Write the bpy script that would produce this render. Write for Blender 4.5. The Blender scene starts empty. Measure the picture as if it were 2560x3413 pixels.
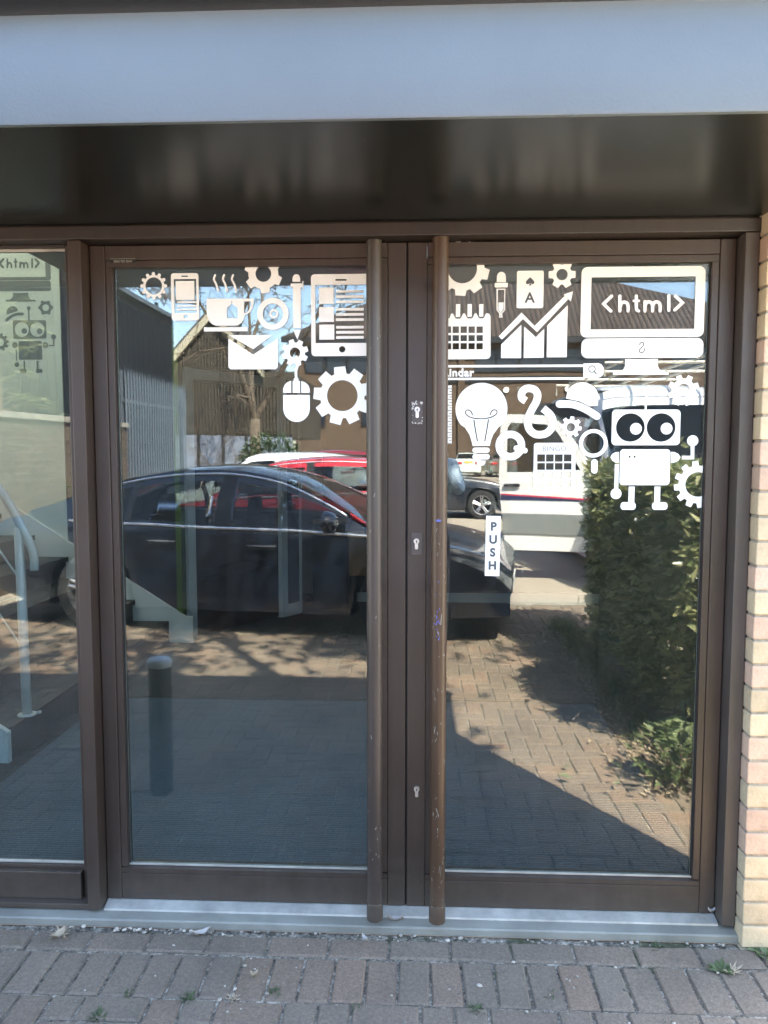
import bpy, bmesh, math, random
from mathutils import Vector, Matrix
from mathutils.geometry import tessellate_polygon
from math import radians as rad, sin, cos, pi, sqrt

random.seed(7)
SC = bpy.context.scene
COL = SC.collection

# ------------------------------------------------------------------ camera, sky, sun, exposure
cam_d = bpy.data.cameras.new('camera')
cam = bpy.data.objects.new('camera', cam_d)
COL.objects.link(cam)
cam.location = (0.0, -2.37, 1.50)
yaw, pitch = 0.0429, 0.0771
fwd = Vector((-sin(yaw) * cos(pitch), cos(yaw) * cos(pitch), -sin(pitch)))
cam.rotation_euler = fwd.to_track_quat('-Z', 'Y').to_euler()
cam_d.sensor_fit = 'VERTICAL'
cam_d.sensor_height = 36.0
cam_d.lens = 36.0 * 2563.0 / 3413.0
cam_d.clip_start = 0.05
cam_d.clip_end = 2000.0
SC.camera = cam

SUN_EL = rad(50.0)
SUN_H = Vector((0.54, 0.84, 0.0)).normalized()          # horizontal direction towards the sun
to_sun = Vector((SUN_H.x * cos(SUN_EL), SUN_H.y * cos(SUN_EL), sin(SUN_EL)))
world = bpy.data.worlds.new('World')
SC.world = world
world.use_nodes = True
wn = world.node_tree
wn.nodes.clear()
w_out = wn.nodes.new('ShaderNodeOutputWorld')
w_bg = wn.nodes.new('ShaderNodeBackground')
w_sky = wn.nodes.new('ShaderNodeTexSky')
w_sky.sky_type = 'NISHITA'
w_sky.sun_disc = False
w_sky.sun_elevation = SUN_EL
w_sky.sun_rotation = math.atan2(SUN_H.x, SUN_H.y)
w_sky.dust_density = 1.2
w_sky.air_density = 1.0
w_sky.ozone_density = 0.3
w_bg.inputs['Strength'].default_value = 0.12
wn.links.new(w_sky.outputs[0], w_bg.inputs[0])
wn.links.new(w_bg.outputs[0], w_out.inputs[0])

sun_d = bpy.data.lights.new('sun', 'SUN')
sun = bpy.data.objects.new('sun', sun_d)
COL.objects.link(sun)
sun.location = to_sun * 60
sun.rotation_euler = (-to_sun).to_track_quat('-Z', 'Y').to_euler()
sun_d.energy = 5.0
sun_d.angle = rad(0.55)
sun_d.color = (1.0, 0.91, 0.77)

SC.view_settings.view_transform = 'Standard'
SC.view_settings.look = 'None'
SC.view_settings.gamma = 1.0
SC.view_settings.use_curve_mapping = False
SC.view_settings.exposure = 3.8
SC.cycles.max_bounces = 10
SC.cycles.diffuse_bounces = 3
SC.cycles.glossy_bounces = 5
SC.cycles.transmission_bounces = 6
SC.cycles.transparent_max_bounces = 24
SC.cycles.caustics_reflective = False
SC.cycles.caustics_refractive = False
SC.cycles.use_denoising = True
SC.cycles.sample_clamp_indirect = 5.0

# ------------------------------------------------------------------ materials
MATS = {}

def new_mat(name):
    m = bpy.data.materials.new(name)
    m.use_nodes = True
    nt = m.node_tree
    nt.nodes.clear()
    out = nt.nodes.new('ShaderNodeOutputMaterial')
    bs = nt.nodes.new('ShaderNodeBsdfPrincipled')
    nt.links.new(bs.outputs[0], out.inputs[0])
    MATS[name] = m
    return m, nt, bs, out

def noise(nt, scale, detail=4, rough=0.6, coord='Object', vec=None):
    n = nt.nodes.new('ShaderNodeTexNoise')
    n.inputs['Scale'].default_value = scale
    n.inputs['Detail'].default_value = detail
    n.inputs['Roughness'].default_value = rough
    if vec is None:
        tc = nt.nodes.new('ShaderNodeTexCoord')
        vec = tc.outputs[coord]
    nt.links.new(vec, n.inputs['Vector'])
    return n

def ramp(nt, fac, stops):
    r = nt.nodes.new('ShaderNodeValToRGB')
    el = r.color_ramp.elements
    while len(el) < len(stops):
        el.new(0.5)
    for e, (p, c) in zip(el, stops):
        e.position = p
        e.color = c if len(c) == 4 else (*c, 1)
    nt.links.new(fac, r.inputs[0])
    return r

def mixc(nt, fac, a, b, mode='MIX'):
    m = nt.nodes.new('ShaderNodeMix')
    m.data_type = 'RGBA'
    m.blend_type = mode
    for sock, v in ((0, fac), (6, a), (7, b)):
        if hasattr(v, 'is_output') or hasattr(v, 'links'):
            nt.links.new(v, m.inputs[sock])
        elif sock == 0:
            m.inputs[0].default_value = v
        else:
            m.inputs[sock].default_value = (*v, 1) if len(v) == 3 else v
    return m.outputs[2]

def bump(nt, bs, height, strength=0.3, dist=0.01):
    b = nt.nodes.new('ShaderNodeBump')
    b.inputs['Strength'].default_value = strength
    b.inputs['Distance'].default_value = dist
    nt.links.new(height, b.inputs['Height'])
    nt.links.new(b.outputs[0], bs.inputs['Normal'])
    return b

def mat(name, col, rough=0.6, metal=0.0, var=0.15, scale=6.0, bmp=0.0, bscale=60.0, bdist=0.004, spec=0.5, coat=0.0, rand=0.0, island=False, coord='Object'):
    m, nt, bs, out = new_mat(name)
    n = noise(nt, scale, 5, coord=coord)
    lo = tuple(max(0, c * (1 - var)) for c in col)
    hi = tuple(min(1, c * (1 + var)) for c in col)
    r = ramp(nt, n.outputs['Fac'], [(0.3, lo), (0.7, hi)])
    c = r.outputs[0]
    if rand:
        if island:
            g = nt.nodes.new('ShaderNodeNewGeometry')
            src = g.outputs['Random Per Island']
        else:
            g = nt.nodes.new('ShaderNodeObjectInfo')
            src = g.outputs['Random']
        rr = ramp(nt, src, [(0.0, (1 - rand,) * 3), (1.0, (1 + rand,) * 3)])
        rr.color_ramp.elements[1].color = (1 + rand, 1 + rand, 1 + rand, 1)
        c = mixc(nt, 1.0, c, rr.outputs[0], 'MULTIPLY')
    nt.links.new(c, bs.inputs['Base Color'])
    bs.inputs['Roughness'].default_value = rough
    bs.inputs['Metallic'].default_value = metal
    bs.inputs['Specular IOR Level'].default_value = spec
    bs.inputs['Coat Weight'].default_value = coat
    if coat:
        bs.inputs['Coat Roughness'].default_value = 0.03
    if bmp:
        nb = noise(nt, bscale, 3, coord=coord)
        bump(nt, bs, nb.outputs['Fac'], bmp, bdist)
    return m

def mat_glass(name, ior=1.75, tint=(0.93, 0.96, 0.95), dust=0.0):
    """window glass: a share of the light is mirrored (Fresnel), the rest passes straight through"""
    m, nt, bs, out = new_mat(name)
    nt.nodes.remove(bs)
    f0 = ((ior - 1) / (ior + 1)) ** 2
    lw = nt.nodes.new('ShaderNodeLayerWeight'); lw.inputs['Blend'].default_value = 0.5
    pw = nt.nodes.new('ShaderNodeMath'); pw.operation = 'POWER'; pw.inputs[1].default_value = 5.0
    nt.links.new(lw.outputs['Facing'], pw.inputs[0])
    fr = nt.nodes.new('ShaderNodeMath'); fr.operation = 'MULTIPLY_ADD'; fr.inputs[1].default_value = 1 - f0; fr.inputs[2].default_value = f0
    nt.links.new(pw.outputs[0], fr.inputs[0])
    tr = nt.nodes.new('ShaderNodeBsdfTransparent')
    tr.inputs['Color'].default_value = (*tint, 1)
    gl = nt.nodes.new('ShaderNodeBsdfGlossy')
    gl.inputs['Roughness'].default_value = 0.0
    gl.inputs['Color'].default_value = (1, 1, 1, 1)
    mx = nt.nodes.new('ShaderNodeMixShader')
    nt.links.new(fr.outputs[0], mx.inputs[0])
    nt.links.new(tr.outputs[0], mx.inputs[1])
    nt.links.new(gl.outputs[0], mx.inputs[2])
    res = mx.outputs[0]
    if dust:
        tc = nt.nodes.new('ShaderNodeTexCoord')
        mp = nt.nodes.new('ShaderNodeMapping'); mp.inputs['Scale'].default_value = (3.5, 1, 1.2); nt.links.new(tc.outputs['Object'], mp.inputs['Vector'])
        n1 = noise(nt, 1.6, 6, 0.65, vec=mp.outputs[0]); n2 = noise(nt, 38, 3, 0.7)
        r1 = ramp(nt, n1.outputs['Fac'], [(0.35, (dust * .35,) * 3), (0.72, (dust * 1.6,) * 3)])
        r2 = ramp(nt, n2.outputs['Fac'], [(0.4, (.7,) * 3), (0.7, (1.4,) * 3)])
        mu = mixc(nt, 1.0, r1.outputs[0], r2.outputs[0], 'MULTIPLY')
        df = nt.nodes.new('ShaderNodeBsdfDiffuse'); df.inputs[0].default_value = (.62, .58, .50, 1)
        m2 = nt.nodes.new('ShaderNodeMixShader'); nt.links.new(mu, m2.inputs[0]); nt.links.new(res, m2.inputs[1]); nt.links.new(df.outputs[0], m2.inputs[2])
        res = m2.outputs[0]
        wv = noise(nt, 2.2, 1)
        b = nt.nodes.new('ShaderNodeBump'); b.inputs['Strength'].default_value = .5; b.inputs['Distance'].default_value = .0012
        nt.links.new(wv.outputs['Fac'], b.inputs['Height']); nt.links.new(b.outputs[0], gl.inputs['Normal'])
    nt.links.new(res, out.inputs[0])
    return m

def mat_frame(name, col, rough=0.42, wear=0.03):
    """painted aluminium with dust, faint streaks and small chips down to bare metal"""
    m, nt, bs, out = new_mat(name)
    tc = nt.nodes.new('ShaderNodeTexCoord')
    n1 = noise(nt, 3.0, 6)
    mp = nt.nodes.new('ShaderNodeMapping')
    mp.inputs['Scale'].default_value = (40, 40, 1.6)
    nt.links.new(tc.outputs['Object'], mp.inputs['Vector'])
    n2 = noise(nt, 1.0, 4, vec=mp.outputs[0])
    base = ramp(nt, n1.outputs['Fac'], [(0.3, tuple(c * 0.86 for c in col)), (0.7, tuple(c * 1.14 for c in col))])
    c = mixc(nt, 0.22, base.outputs[0], ramp(nt, n2.outputs['Fac'], [(0.35, tuple(c * 0.8 for c in col)), (0.7, tuple(min(1, c * 1.5 + 0.01) for c in col))]).outputs[0])
    n3 = noise(nt, 55.0, 3, 0.7)
    n4 = noise(nt, 5.0, 2)
    chip_hi = 0.80 - wear
    ch = ramp(nt, n3.outputs['Fac'], [(chip_hi, (0, 0, 0)), (chip_hi + 0.015, (1, 1, 1))])
    gate = ramp(nt, n4.outputs['Fac'], [(0.5, (0, 0, 0)), (0.62, (1, 1, 1))])
    mm = nt.nodes.new('ShaderNodeMath')
    mm.operation = 'MULTIPLY'
    nt.links.new(ch.outputs[0], mm.inputs[0])
    nt.links.new(gate.outputs[0], mm.inputs[1])
    c = mixc(nt, mm.outputs[0], c, (0.32, 0.30, 0.28))
    geo = nt.nodes.new('ShaderNodeNewGeometry')           # splashed dust towards the ground
    sz = nt.nodes.new('ShaderNodeSeparateXYZ'); nt.links.new(geo.outputs['Position'], sz.inputs[0])
    n5 = noise(nt, 14.0, 5, 0.7)
    dz = nt.nodes.new('ShaderNodeMath'); dz.operation = 'MULTIPLY_ADD'; dz.inputs[1].default_value = 0.28
    nt.links.new(n5.outputs['Fac'], dz.inputs[0]); nt.links.new(sz.outputs[2], dz.inputs[2])
    dr = ramp(nt, dz.outputs[0], [(0.16, (0.34, 0.34, 0.34)), (0.36, (0, 0, 0))])
    c = mixc(nt, dr.outputs[0], c, (0.15, 0.125, 0.095))
    nt.links.new(c, bs.inputs['Base Color'])
    rr = ramp(nt, n1.outputs['Fac'], [(0.3, (rough - 0.08,) * 3), (0.7, (rough + 0.1,) * 3)])
    nt.links.new(rr.outputs[0], bs.inputs['Roughness'])
    nb = noise(nt, 260.0, 2)
    bump(nt, bs, nb.outputs['Fac'], 0.05, 0.001)
    return m

mat_frame('frame_brown', (0.041, 0.0265, 0.0190))
mat_frame('frame_dark', (0.028, 0.020, 0.0155))
mat_frame('handle_brown', (0.064, 0.034, 0.018), 0.34, 0.08)
mat_frame('handle_grey', (0.047, 0.034, 0.027), 0.36, 0.04)
mat_frame('jamb_grey', (0.066, 0.052, 0.043), 0.45)
mat('gasket', (0.012, 0.012, 0.012), 0.7)
mat('aluminium', (0.46, 0.435, 0.375), 0.5, 0.35, 0.25, 12, 0.15, 120)
mat('sill_grey', (0.262, 0.248, 0.205), 0.65, 0.0, 0.22, 6, 0.25, 90, 0.003)
mat('lock_metal', (0.62, 0.61, 0.58), 0.35, 0.9, 0.12, 60)
mat('black', (0.008, 0.008, 0.008), 0.6)
mat('vinyl_white', (0.90, 0.885, 0.86), 0.42, 0, 0.03, 4)
mat('vinyl_dark', (0.07, 0.075, 0.08), 0.5, 0, 0.1, 9)
mat('plastic_white', (0.86, 0.86, 0.85), 0.35, 0, 0.02, 4)
mat_glass('glass', 1.70, (0.74, 0.785, 0.78), 0.009)
mat_glass('glass_inner', 1.40)
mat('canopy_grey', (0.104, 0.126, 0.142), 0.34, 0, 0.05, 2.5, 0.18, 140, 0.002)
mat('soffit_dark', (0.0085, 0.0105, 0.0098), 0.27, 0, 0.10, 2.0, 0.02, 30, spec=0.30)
mat('gutter_dark', (0.020, 0.024, 0.030), 0.5, 0, 0.1, 4, 0.3, 120, 0.004)
mat('brick_cream', (0.56, 0.44, 0.285), 0.9, 0, 0.12, 30, 0.6, 190, 0.004, 0.25, rand=0.12)
mat('brick_pink', (0.56, 0.385, 0.275), 0.9, 0, 0.12, 30, 0.6, 190, 0.004, 0.25, rand=0.12)
mat('mortar', (0.34, 0.29, 0.22), 0.95, 0, 0.25, 40, 0.6, 200, 0.004, 0.1)

def mat_paver():
    m, nt, bs, out = new_mat('paver')
    tc = nt.nodes.new('ShaderNodeTexCoord')
    geo = nt.nodes.new('ShaderNodeNewGeometry')
    oi = nt.nodes.new('ShaderNodeObjectInfo')
    ad = nt.nodes.new('ShaderNodeMath'); ad.operation = 'ADD'
    nt.links.new(geo.outputs['Random Per Island'], ad.inputs[0])
    nt.links.new(oi.outputs['Random'], ad.inputs[1])
    fr = nt.nodes.new('ShaderNodeMath'); fr.operation = 'FRACT'
    nt.links.new(ad.outputs[0], fr.inputs[0])
    base = ramp(nt, fr.outputs[0], [(0.0, (0.182, 0.144, 0.110)), (0.35, (0.202, 0.160, 0.122)), (0.62, (0.190, 0.153, 0.118)), (0.86, (0.232, 0.164, 0.118)), (1.0, (0.212, 0.170, 0.131))])
    pos = geo.outputs['Position']
    big = noise(nt, 2.3, 5, vec=pos)
    c = mixc(nt, 1.0, base.outputs[0], ramp(nt, big.outputs['Fac'], [(0.3, (0.78, 0.78, 0.78)), (0.7, (1.22, 1.2, 1.16))]).outputs[0], 'MULTIPLY')
    fine = noise(nt, 90, 4, 0.75, vec=pos)
    c = mixc(nt, 1.0, c, ramp(nt, fine.outputs['Fac'], [(0.35, (0.82, 0.82, 0.82)), (0.65, (1.18, 1.18, 1.18))]).outputs[0], 'MULTIPLY')
    gr2 = noise(nt, 240, 2, 0.6, vec=pos)
    c = mixc(nt, 1.0, c, ramp(nt, gr2.outputs['Fac'], [(0.33, (0.82, 0.82, 0.82)), (0.5, (1.0, 1.0, 1.0)), (0.70, (1.22, 1.2, 1.17))]).outputs[0], 'MULTIPLY')
    vor = nt.nodes.new('ShaderNodeTexVoronoi')
    vor.inputs['Scale'].default_value = 110
    nt.links.new(pos, vor.inputs['Vector'])
    sp = ramp(nt, vor.outputs['Distance'], [(0.05, (1, 1, 1)), (0.17, (0, 0, 0))])
    gate = nt.nodes.new('ShaderNodeSeparateColor')
    nt.links.new(vor.outputs['Color'], gate.inputs[0])
    gr = ramp(nt, gate.outputs[0], [(0.80, (0, 0, 0)), (0.82, (1, 1, 1))])
    mm = nt.nodes.new('ShaderNodeMath'); mm.operation = 'MULTIPLY'
    nt.links.new(sp.outputs[0], mm.inputs[0]); nt.links.new(gr.outputs[0], mm.inputs[1])
    c = mixc(nt, mm.outputs[0], c, (0.42, 0.38, 0.33))
    moss = noise(nt, 7, 5, vec=pos)
    mg = ramp(nt, moss.outputs['Fac'], [(0.62, (0, 0, 0)), (0.74, (0.5, 0.5, 0.5))])
    c = mixc(nt, mg.outputs[0], c, (0.085, 0.095, 0.05))
    nt.links.new(c, bs.inputs['Base Color'])
    bs.inputs['Roughness'].default_value = 0.88
    bs.inputs['Specular IOR Level'].default_value = 0.3
    bump(nt, bs, fine.outputs['Fac'], 0.45, 0.004)
mat_paver()
def mat_joint():
    m, nt, bs, out = new_mat('joint_sand')
    geo = nt.nodes.new('ShaderNodeNewGeometry'); pos = geo.outputs['Position']
    a = noise(nt, 55, 4, .8, vec=pos); b = noise(nt, 6, 4, vec=pos); g = noise(nt, 4.2, 4, vec=pos)
    c = mixc(nt, 1.0, ramp(nt, a.outputs['Fac'], [(.36, (.055, .045, .035)), (.5, (.20, .17, .13)), (.64, (.46, .41, .33))]).outputs[0], ramp(nt, b.outputs['Fac'], [(.3, (.6, .6, .6)), (.7, (1.3, 1.3, 1.3))]).outputs[0], 'MULTIPLY')
    c = mixc(nt, ramp(nt, g.outputs['Fac'], [(.56, (0, 0, 0)), (.66, (.7, .7, .7))]).outputs[0], c, (.055, .065, .022))
    nt.links.new(c, bs.inputs['Base Color']); bs.inputs['Roughness'].default_value = .95
    bump(nt, bs, a.outputs['Fac'], .9, .008)
mat_joint()
mat('tarmac', (0.30, 0.258, 0.205), 0.92, 0, 0.25, 1.3, 0.7, 160, 0.006, 0.25, coord='Generated')
mat('road_paint', (0.62, 0.61, 0.57), 0.7, 0, 0.15, 20)
mat('pebble', (0.36, 0.31, 0.25), 0.8, 0, 0.2, 30, rand=0.6, island=True)
mat('dry_leaf', (0.42, 0.33, 0.22), 0.85, 0, 0.25, 40, rand=0.35, island=True)
mat('weed_green', (0.060, 0.080, 0.028), 0.6, 0, 0.3, 40, rand=0.35, island=True)
# ------------------------------------------------------------------ mesh helpers
def link(name, me, m=None, parent=None, loc=None):
    o = bpy.data.objects.new(name, me)
    COL.objects.link(o)
    if m is not None:
        me.materials.append(MATS[m])
    if parent is not None:
        o.parent = parent
    if loc is not None:
        o.location = loc
    return o

def empty(name, loc=(0, 0, 0), rz=0.0):
    o = bpy.data.objects.new(name, None)
    COL.objects.link(o)
    o.location = loc
    o.rotation_euler = (0, 0, rz)
    o.empty_display_size = 0.1
    return o

def tag(o, label=None, cat=None, group=None, kind=None):
    if label: o['label'] = label
    if cat: o['category'] = cat
    if group: o['group'] = group
    if kind: o['kind'] = kind
    return o

class MB:
    """collects shapes into one mesh"""
    def __init__(s):
        s.v = []; s.f = []; s.mi = []; s.cur = 0
    def add(s, verts, faces):
        b = len(s.v)
        s.v += [tuple(v) for v in verts]
        s.f += [tuple(b + i for i in f) for f in faces]
        s.mi += [s.cur] * len(faces)
    def box(s, a, b, bev=0.0):
        x0, y0, z0 = (min(a[i], b[i]) for i in range(3))
        x1, y1, z1 = (max(a[i], b[i]) for i in range(3))
        if bev <= 0:
            s.add([(x0,y0,z0),(x1,y0,z0),(x1,y1,z0),(x0,y1,z0),(x0,y0,z1),(x1,y0,z1),(x1,y1,z1),(x0,y1,z1)],
                  [(0,3,2,1),(4,5,6,7),(0,1,5,4),(1,2,6,5),(2,3,7,6),(3,0,4,7)])
        else:
            bm = bmesh.new()
            bmesh.ops.create_cube(bm, size=1.0)
            for v in bm.verts:
                v.co = Vector((x0 + (v.co.x + .5) * (x1 - x0), y0 + (v.co.y + .5) * (y1 - y0), z0 + (v.co.z + .5) * (z1 - z0)))
            bmesh.ops.bevel(bm, geom=list(bm.edges), offset=bev, segments=2, affect='EDGES', profile=0.6)
            s.add_bm(bm)
    def add_bm(s, bm):
        bm.verts.index_update()
        s.add([v.co for v in bm.verts], [[v.index for v in f.verts] for f in bm.faces])
        bm.free()
    def tube(s, pts, r, n=10, caps=True):
        pts = [Vector(p) for p in pts]
        rs = r if isinstance(r, (list, tuple)) else [r] * len(pts)
        rings = []
        up = None
        for i, p in enumerate(pts):
            d = (pts[min(i + 1, len(pts) - 1)] - pts[max(i - 1, 0)])
            d = d.normalized() if d.length > 1e-9 else Vector((0, 0, 1))
            if up is None:
                up = Vector((0, 0, 1)) if abs(d.z) < 0.9 else Vector((0, 1, 0))
            x = d.cross(up)
            if x.length < 1e-5:
                x = d.cross(Vector((1, 0, 0)))
            x.normalize()
            y = x.cross(d); y.normalize()
            up = y
            rings.append([p + (x * cos(2 * pi * k / n) + y * sin(2 * pi * k / n)) * rs[i] for k in range(n)])
        b = len(s.v)
        vs = [v for rg in rings for v in rg]
        fs = []
        for i in range(len(rings) - 1):
            for k in range(n):
                k2 = (k + 1) % n
                fs.append((i * n + k, i * n + k2, (i + 1) * n + k2, (i + 1) * n + k))
        if caps:
            fs.append(tuple(range(n - 1, -1, -1)))
            fs.append(tuple((len(rings) - 1) * n + k for k in range(n)))
        s.add(vs, fs)
    def poly(s, loops, plane, flip=False):
        """flat fill of 2-D loops (even-odd holes); plane maps (a, b) to a point"""
        l3 = [[Vector((p[0], p[1], 0)) for p in lp] for lp in loops]
        tris = tessellate_polygon(l3)
        flat = [p for lp in loops for p in lp]
        s.add([plane(p[0], p[1]) for p in flat], [(t[2], t[1], t[0]) if flip else t for t in tris])
    def prism(s, loop, plane, depth):
        n = len(loop)
        a = [Vector(plane(p[0], p[1])) for p in loop]
        b = [p + Vector(depth) for p in a]
        tris = tessellate_polygon([[Vector((p[0], p[1], 0)) for p in loop]])
        s.add(a + b, [tuple(t) for t in tris] + [tuple(n + i for i in reversed(t)) for t in tris] + [(i, (i + 1) % n, n + (i + 1) % n, n + i) for i in range(n)])
    def mesh(s, name, smooth=False, auto=None):
        me = bpy.data.meshes.new(name)
        me.from_pydata(s.v, [], s.f)
        if any(s.mi):
            me.polygons.foreach_set('material_index', s.mi)
        bm = bmesh.new(); bm.from_mesh(me)
        bmesh.ops.recalc_face_normals(bm, faces=bm.faces)
        if auto is not None:
            for f in bm.faces: f.smooth = True
            for e in bm.edges:
                if len(e.link_faces) == 2 and e.calc_face_angle(0) > auto: e.smooth = False
        bm.to_mesh(me); bm.free()
        if smooth and auto is None:
            me.polygons.foreach_set('use_smooth', [True] * len(me.polygons))
        me.update()
        return me
    def build(s, name, m, parent=None, smooth=False, auto=None, loc=None):
        me = s.mesh(name, smooth, auto)
        if isinstance(m, (list, tuple)):
            for k in m: me.materials.append(MATS[k])
            return link(name, me, None, parent, loc)
        return link(name, me, m, parent, loc)

def box_obj(name, a, b, m, parent=None, bev=0.0):
    k = MB(); k.box(a, b, bev)
    return k.build(name, m, parent, auto=None)

def copy_tree(o, parent=None):
    c = o.copy(); COL.objects.link(c); c.parent = parent
    for ch in list(o.children):
        copy_tree(ch, c)
    return c

def lerp(a, b, t): return a + (b - a) * t

def interp(pts, x):
    if x <= pts[0][0]: return pts[0][1]
    for i in range(len(pts) - 1):
        x0, y0 = pts[i]; x1, y1 = pts[i + 1]
        if x <= x1:
            t = (x - x0) / (x1 - x0)
            m0 = (pts[i + 1][1] - pts[max(i - 1, 0)][1]) / (pts[i + 1][0] - pts[max(i - 1, 0)][0]) * (x1 - x0)
            j = min(i + 2, len(pts) - 1)
            m1 = (pts[j][1] - pts[i][1]) / (pts[j][0] - pts[i][0]) * (x1 - x0)
            return (2*t**3 - 3*t**2 + 1) * y0 + (t**3 - 2*t**2 + t) * m0 + (-2*t**3 + 3*t**2) * y1 + (t**3 - t**2) * m1
    return pts[-1][1]
# ------------------------------------------------------------------ ground, paving
k = MB(); k.box((-900, -900, -0.30), (900, 600, -0.035))
tag(k.build('ground', 'tarmac'), kind='structure')
k = MB(); k.box((-60, -90, -0.034), (60, -5.17, -0.006))
tag(k.build('car_park', 'tarmac'), kind='structure')
k = MB(); k.box((-7.0, -5.165, -0.034), (4.0, -0.068, -0.0075))
pavement = tag(k.build('pavement', 'joint_sand'), kind='structure')
k = MB(); k.box((-7.0, -5.30, -0.034), (4.0, -5.172, 0.0), 0.01)
k.build('kerb', 'sill_grey', pavement)
def paver_mesh(w, l, name):
    h = 0.06; c = 0.005
    k = MB()
    k.add([(x, y, z) for z, i in ((-h, 0), (-c, 0), (0, c)) for x, y in ((-w/2+i, -l/2+i), (w/2-i, -l/2+i), (w/2-i, l/2-i), (-w/2+i, l/2-i))],
          [(8, 9, 10, 11)] + [(a, (a + 1) % 4, 4 + (a + 1) % 4, 4 + a) for a in range(4)] + [(4 + a, 4 + (a + 1) % 4, 8 + (a + 1) % 4, 8 + a) for a in range(4)])
    me = k.mesh(name); me.materials.append(MATS['paver'])
    return me
PW, PL, GAP = 0.0925, 0.185, 0.007
pv = []                                                   # x, y, along_x, near?
x = -3.78
row1 = -0.145; row2 = -0.2895
while x < 1.6:
    pv.append((x + PL / 2, row1, True)); x += PL
x = -3.78 + 0.03
while x < 1.6:
    pv.append((x + PW / 2, row2, False)); x += PW
y_top = row2 - PL / 2
ox = -3.78
for b in range(-56, 0):
    for a in range(0, 58):
        c = (a - b) % 4
        cx, cy = ox + (a + .5) * PW, y_top + (b + .5) * PW
        if c == 0: pv.append((cx + PW / 2, cy, True))
        elif c == 3 and b + 1 < 0: pv.append((cx, cy + PW / 2, False))
        elif c == 3: pv.append((cx, cy, None))
pv = [p for p in pv if -5.06 < p[1]]
pv.sort(key=lambda p: -p[1] + (0.25 * abs(p[0]) if abs(p[0]) < 1.3 else 0.25 * 1.3 + 2.5 * (abs(p[0]) - 1.3)))
me_h = paver_mesh(PW - GAP, PW - GAP, 'paver_half'); me_x = paver_mesh(PL - GAP, PW - GAP, 'paver_along'); me_y = paver_mesh(PW - GAP, PL - GAP, 'paver_across')
rest = MB()
rp = random.Random(3)
for i, (x, y, ax) in enumerate(pv):
    z = rp.uniform(-0.003, 0.001); tx, ty, tz = rp.gauss(0, .006), rp.gauss(0, .006), rp.gauss(0, .012)
    if i < 300:
        o = link('paver', me_h if ax is None else me_x if ax else me_y, None, pavement, (x, y, z))
        o.rotation_euler = (tx, ty, tz)
    else:
        me = me_h if ax is None else me_x if ax else me_y
        M = Matrix.Translation((x, y, z)) @ Matrix.Rotation(tz, 4, 'Z') @ Matrix.Rotation(tx, 4, 'X') @ Matrix.Rotation(ty, 4, 'Y')
        rest.add([M @ v.co for v in me.vertices], [tuple(p.vertices) for p in me.polygons])
tag(rest.build('far_paver', 'paver', pavement), kind='stuff')
# far pavers left and right of the built field
k = MB(); k.box((-7.0, -5.05, -0.011), (-3.80, -0.07, -0.004)); k.box((1.62, -5.05, -0.011), (4.0, -0.11, -0.004))
k.build('outer_paving', 'joint_sand', pavement)

# ------------------------------------------------------------------ the building shell
def wall(name, boxes, m, parent=None):
    k = MB()
    for a, b in boxes: k.box(a, b)
    return k.build(name, m, parent)
mat('render_white', (0.74, 0.74, 0.71), 0.8, 0, 0.05, 3)
mat('wall_pale', (0.62, 0.66, 0.59), 0.75, 0, 0.04, 2)
mat('wall_navy', (0.006, 0.010, 0.021), 0.7, 0, 0.06, 3)
mat('wall_dark', (0.008, 0.009, 0.011), 0.7, 0, 0.06, 3)
mat('wall_lime', (0.055, 0.12, 0.008), 0.7, 0, 0.06, 3)
mat('paint_white', (0.70, 0.73, 0.74), 0.5, 0, 0.05, 4)
mat('ceiling_white', (0.55, 0.55, 0.54), 0.9, 0, 0.03, 3)
mat('felt', (0.07, 0.07, 0.075), 0.95, 0, 0.2, 3)
mat('wood', (0.30, 0.155, 0.06), 0.5, 0, 0.25, 5)
mat('steel_white', (0.62, 0.64, 0.65), 0.38, 0.1, 0.06, 8)
def mat_brickwall(name, c1, c2, mort, scale=1.0, bs_=0.8):
    m, nt, bs, out = new_mat(name)
    geo = nt.nodes.new('ShaderNodeNewGeometry')
    sx = nt.nodes.new('ShaderNodeSeparateXYZ'); nt.links.new(geo.outputs['Position'], sx.inputs[0])
    ad = nt.nodes.new('ShaderNodeMath'); ad.operation = 'ADD'
    nt.links.new(sx.outputs[0], ad.inputs[0]); nt.links.new(sx.outputs[1], ad.inputs[1])
    cx = nt.nodes.new('ShaderNodeCombineXYZ'); nt.links.new(ad.outputs[0], cx.inputs[0]); nt.links.new(sx.outputs[2], cx.inputs[1])
    br = nt.nodes.new('ShaderNodeTexBrick')
    br.inputs['Scale'].default_value = 1.0
    br.inputs['Brick Width'].default_value = 0.225 * scale
    br.inputs['Row Height'].default_value = 0.075 * scale
    br.inputs['Mortar Size'].default_value = 0.006 * scale
    for s_, c_ in (('Color1', c1), ('Color2', c2), ('Mortar', mort)): br.inputs[s_].default_value = (*c_, 1)
    nt.links.new(cx.outputs[0], br.inputs['Vector'])
    n = noise(nt, 3, 5, vec=geo.outputs['Position'])
    c = mixc(nt, 1.0, br.outputs[0], ramp(nt, n.outputs['Fac'], [(0.3, (0.8,) * 3), (0.7, (1.2,) * 3)]).outputs[0], 'MULTIPLY')
    nt.links.new(c, bs.inputs['Base Color'])
    bs.inputs['Roughness'].default_value = 0.9
    iv = nt.nodes.new('ShaderNodeMath'); iv.operation = 'SUBTRACT'; iv.inputs[0].default_value = 1.0
    nt.links.new(br.outputs['Fac'], iv.inputs[1])
    bump(nt, bs, iv.outputs[0], bs_, 0.02 * scale)
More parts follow.
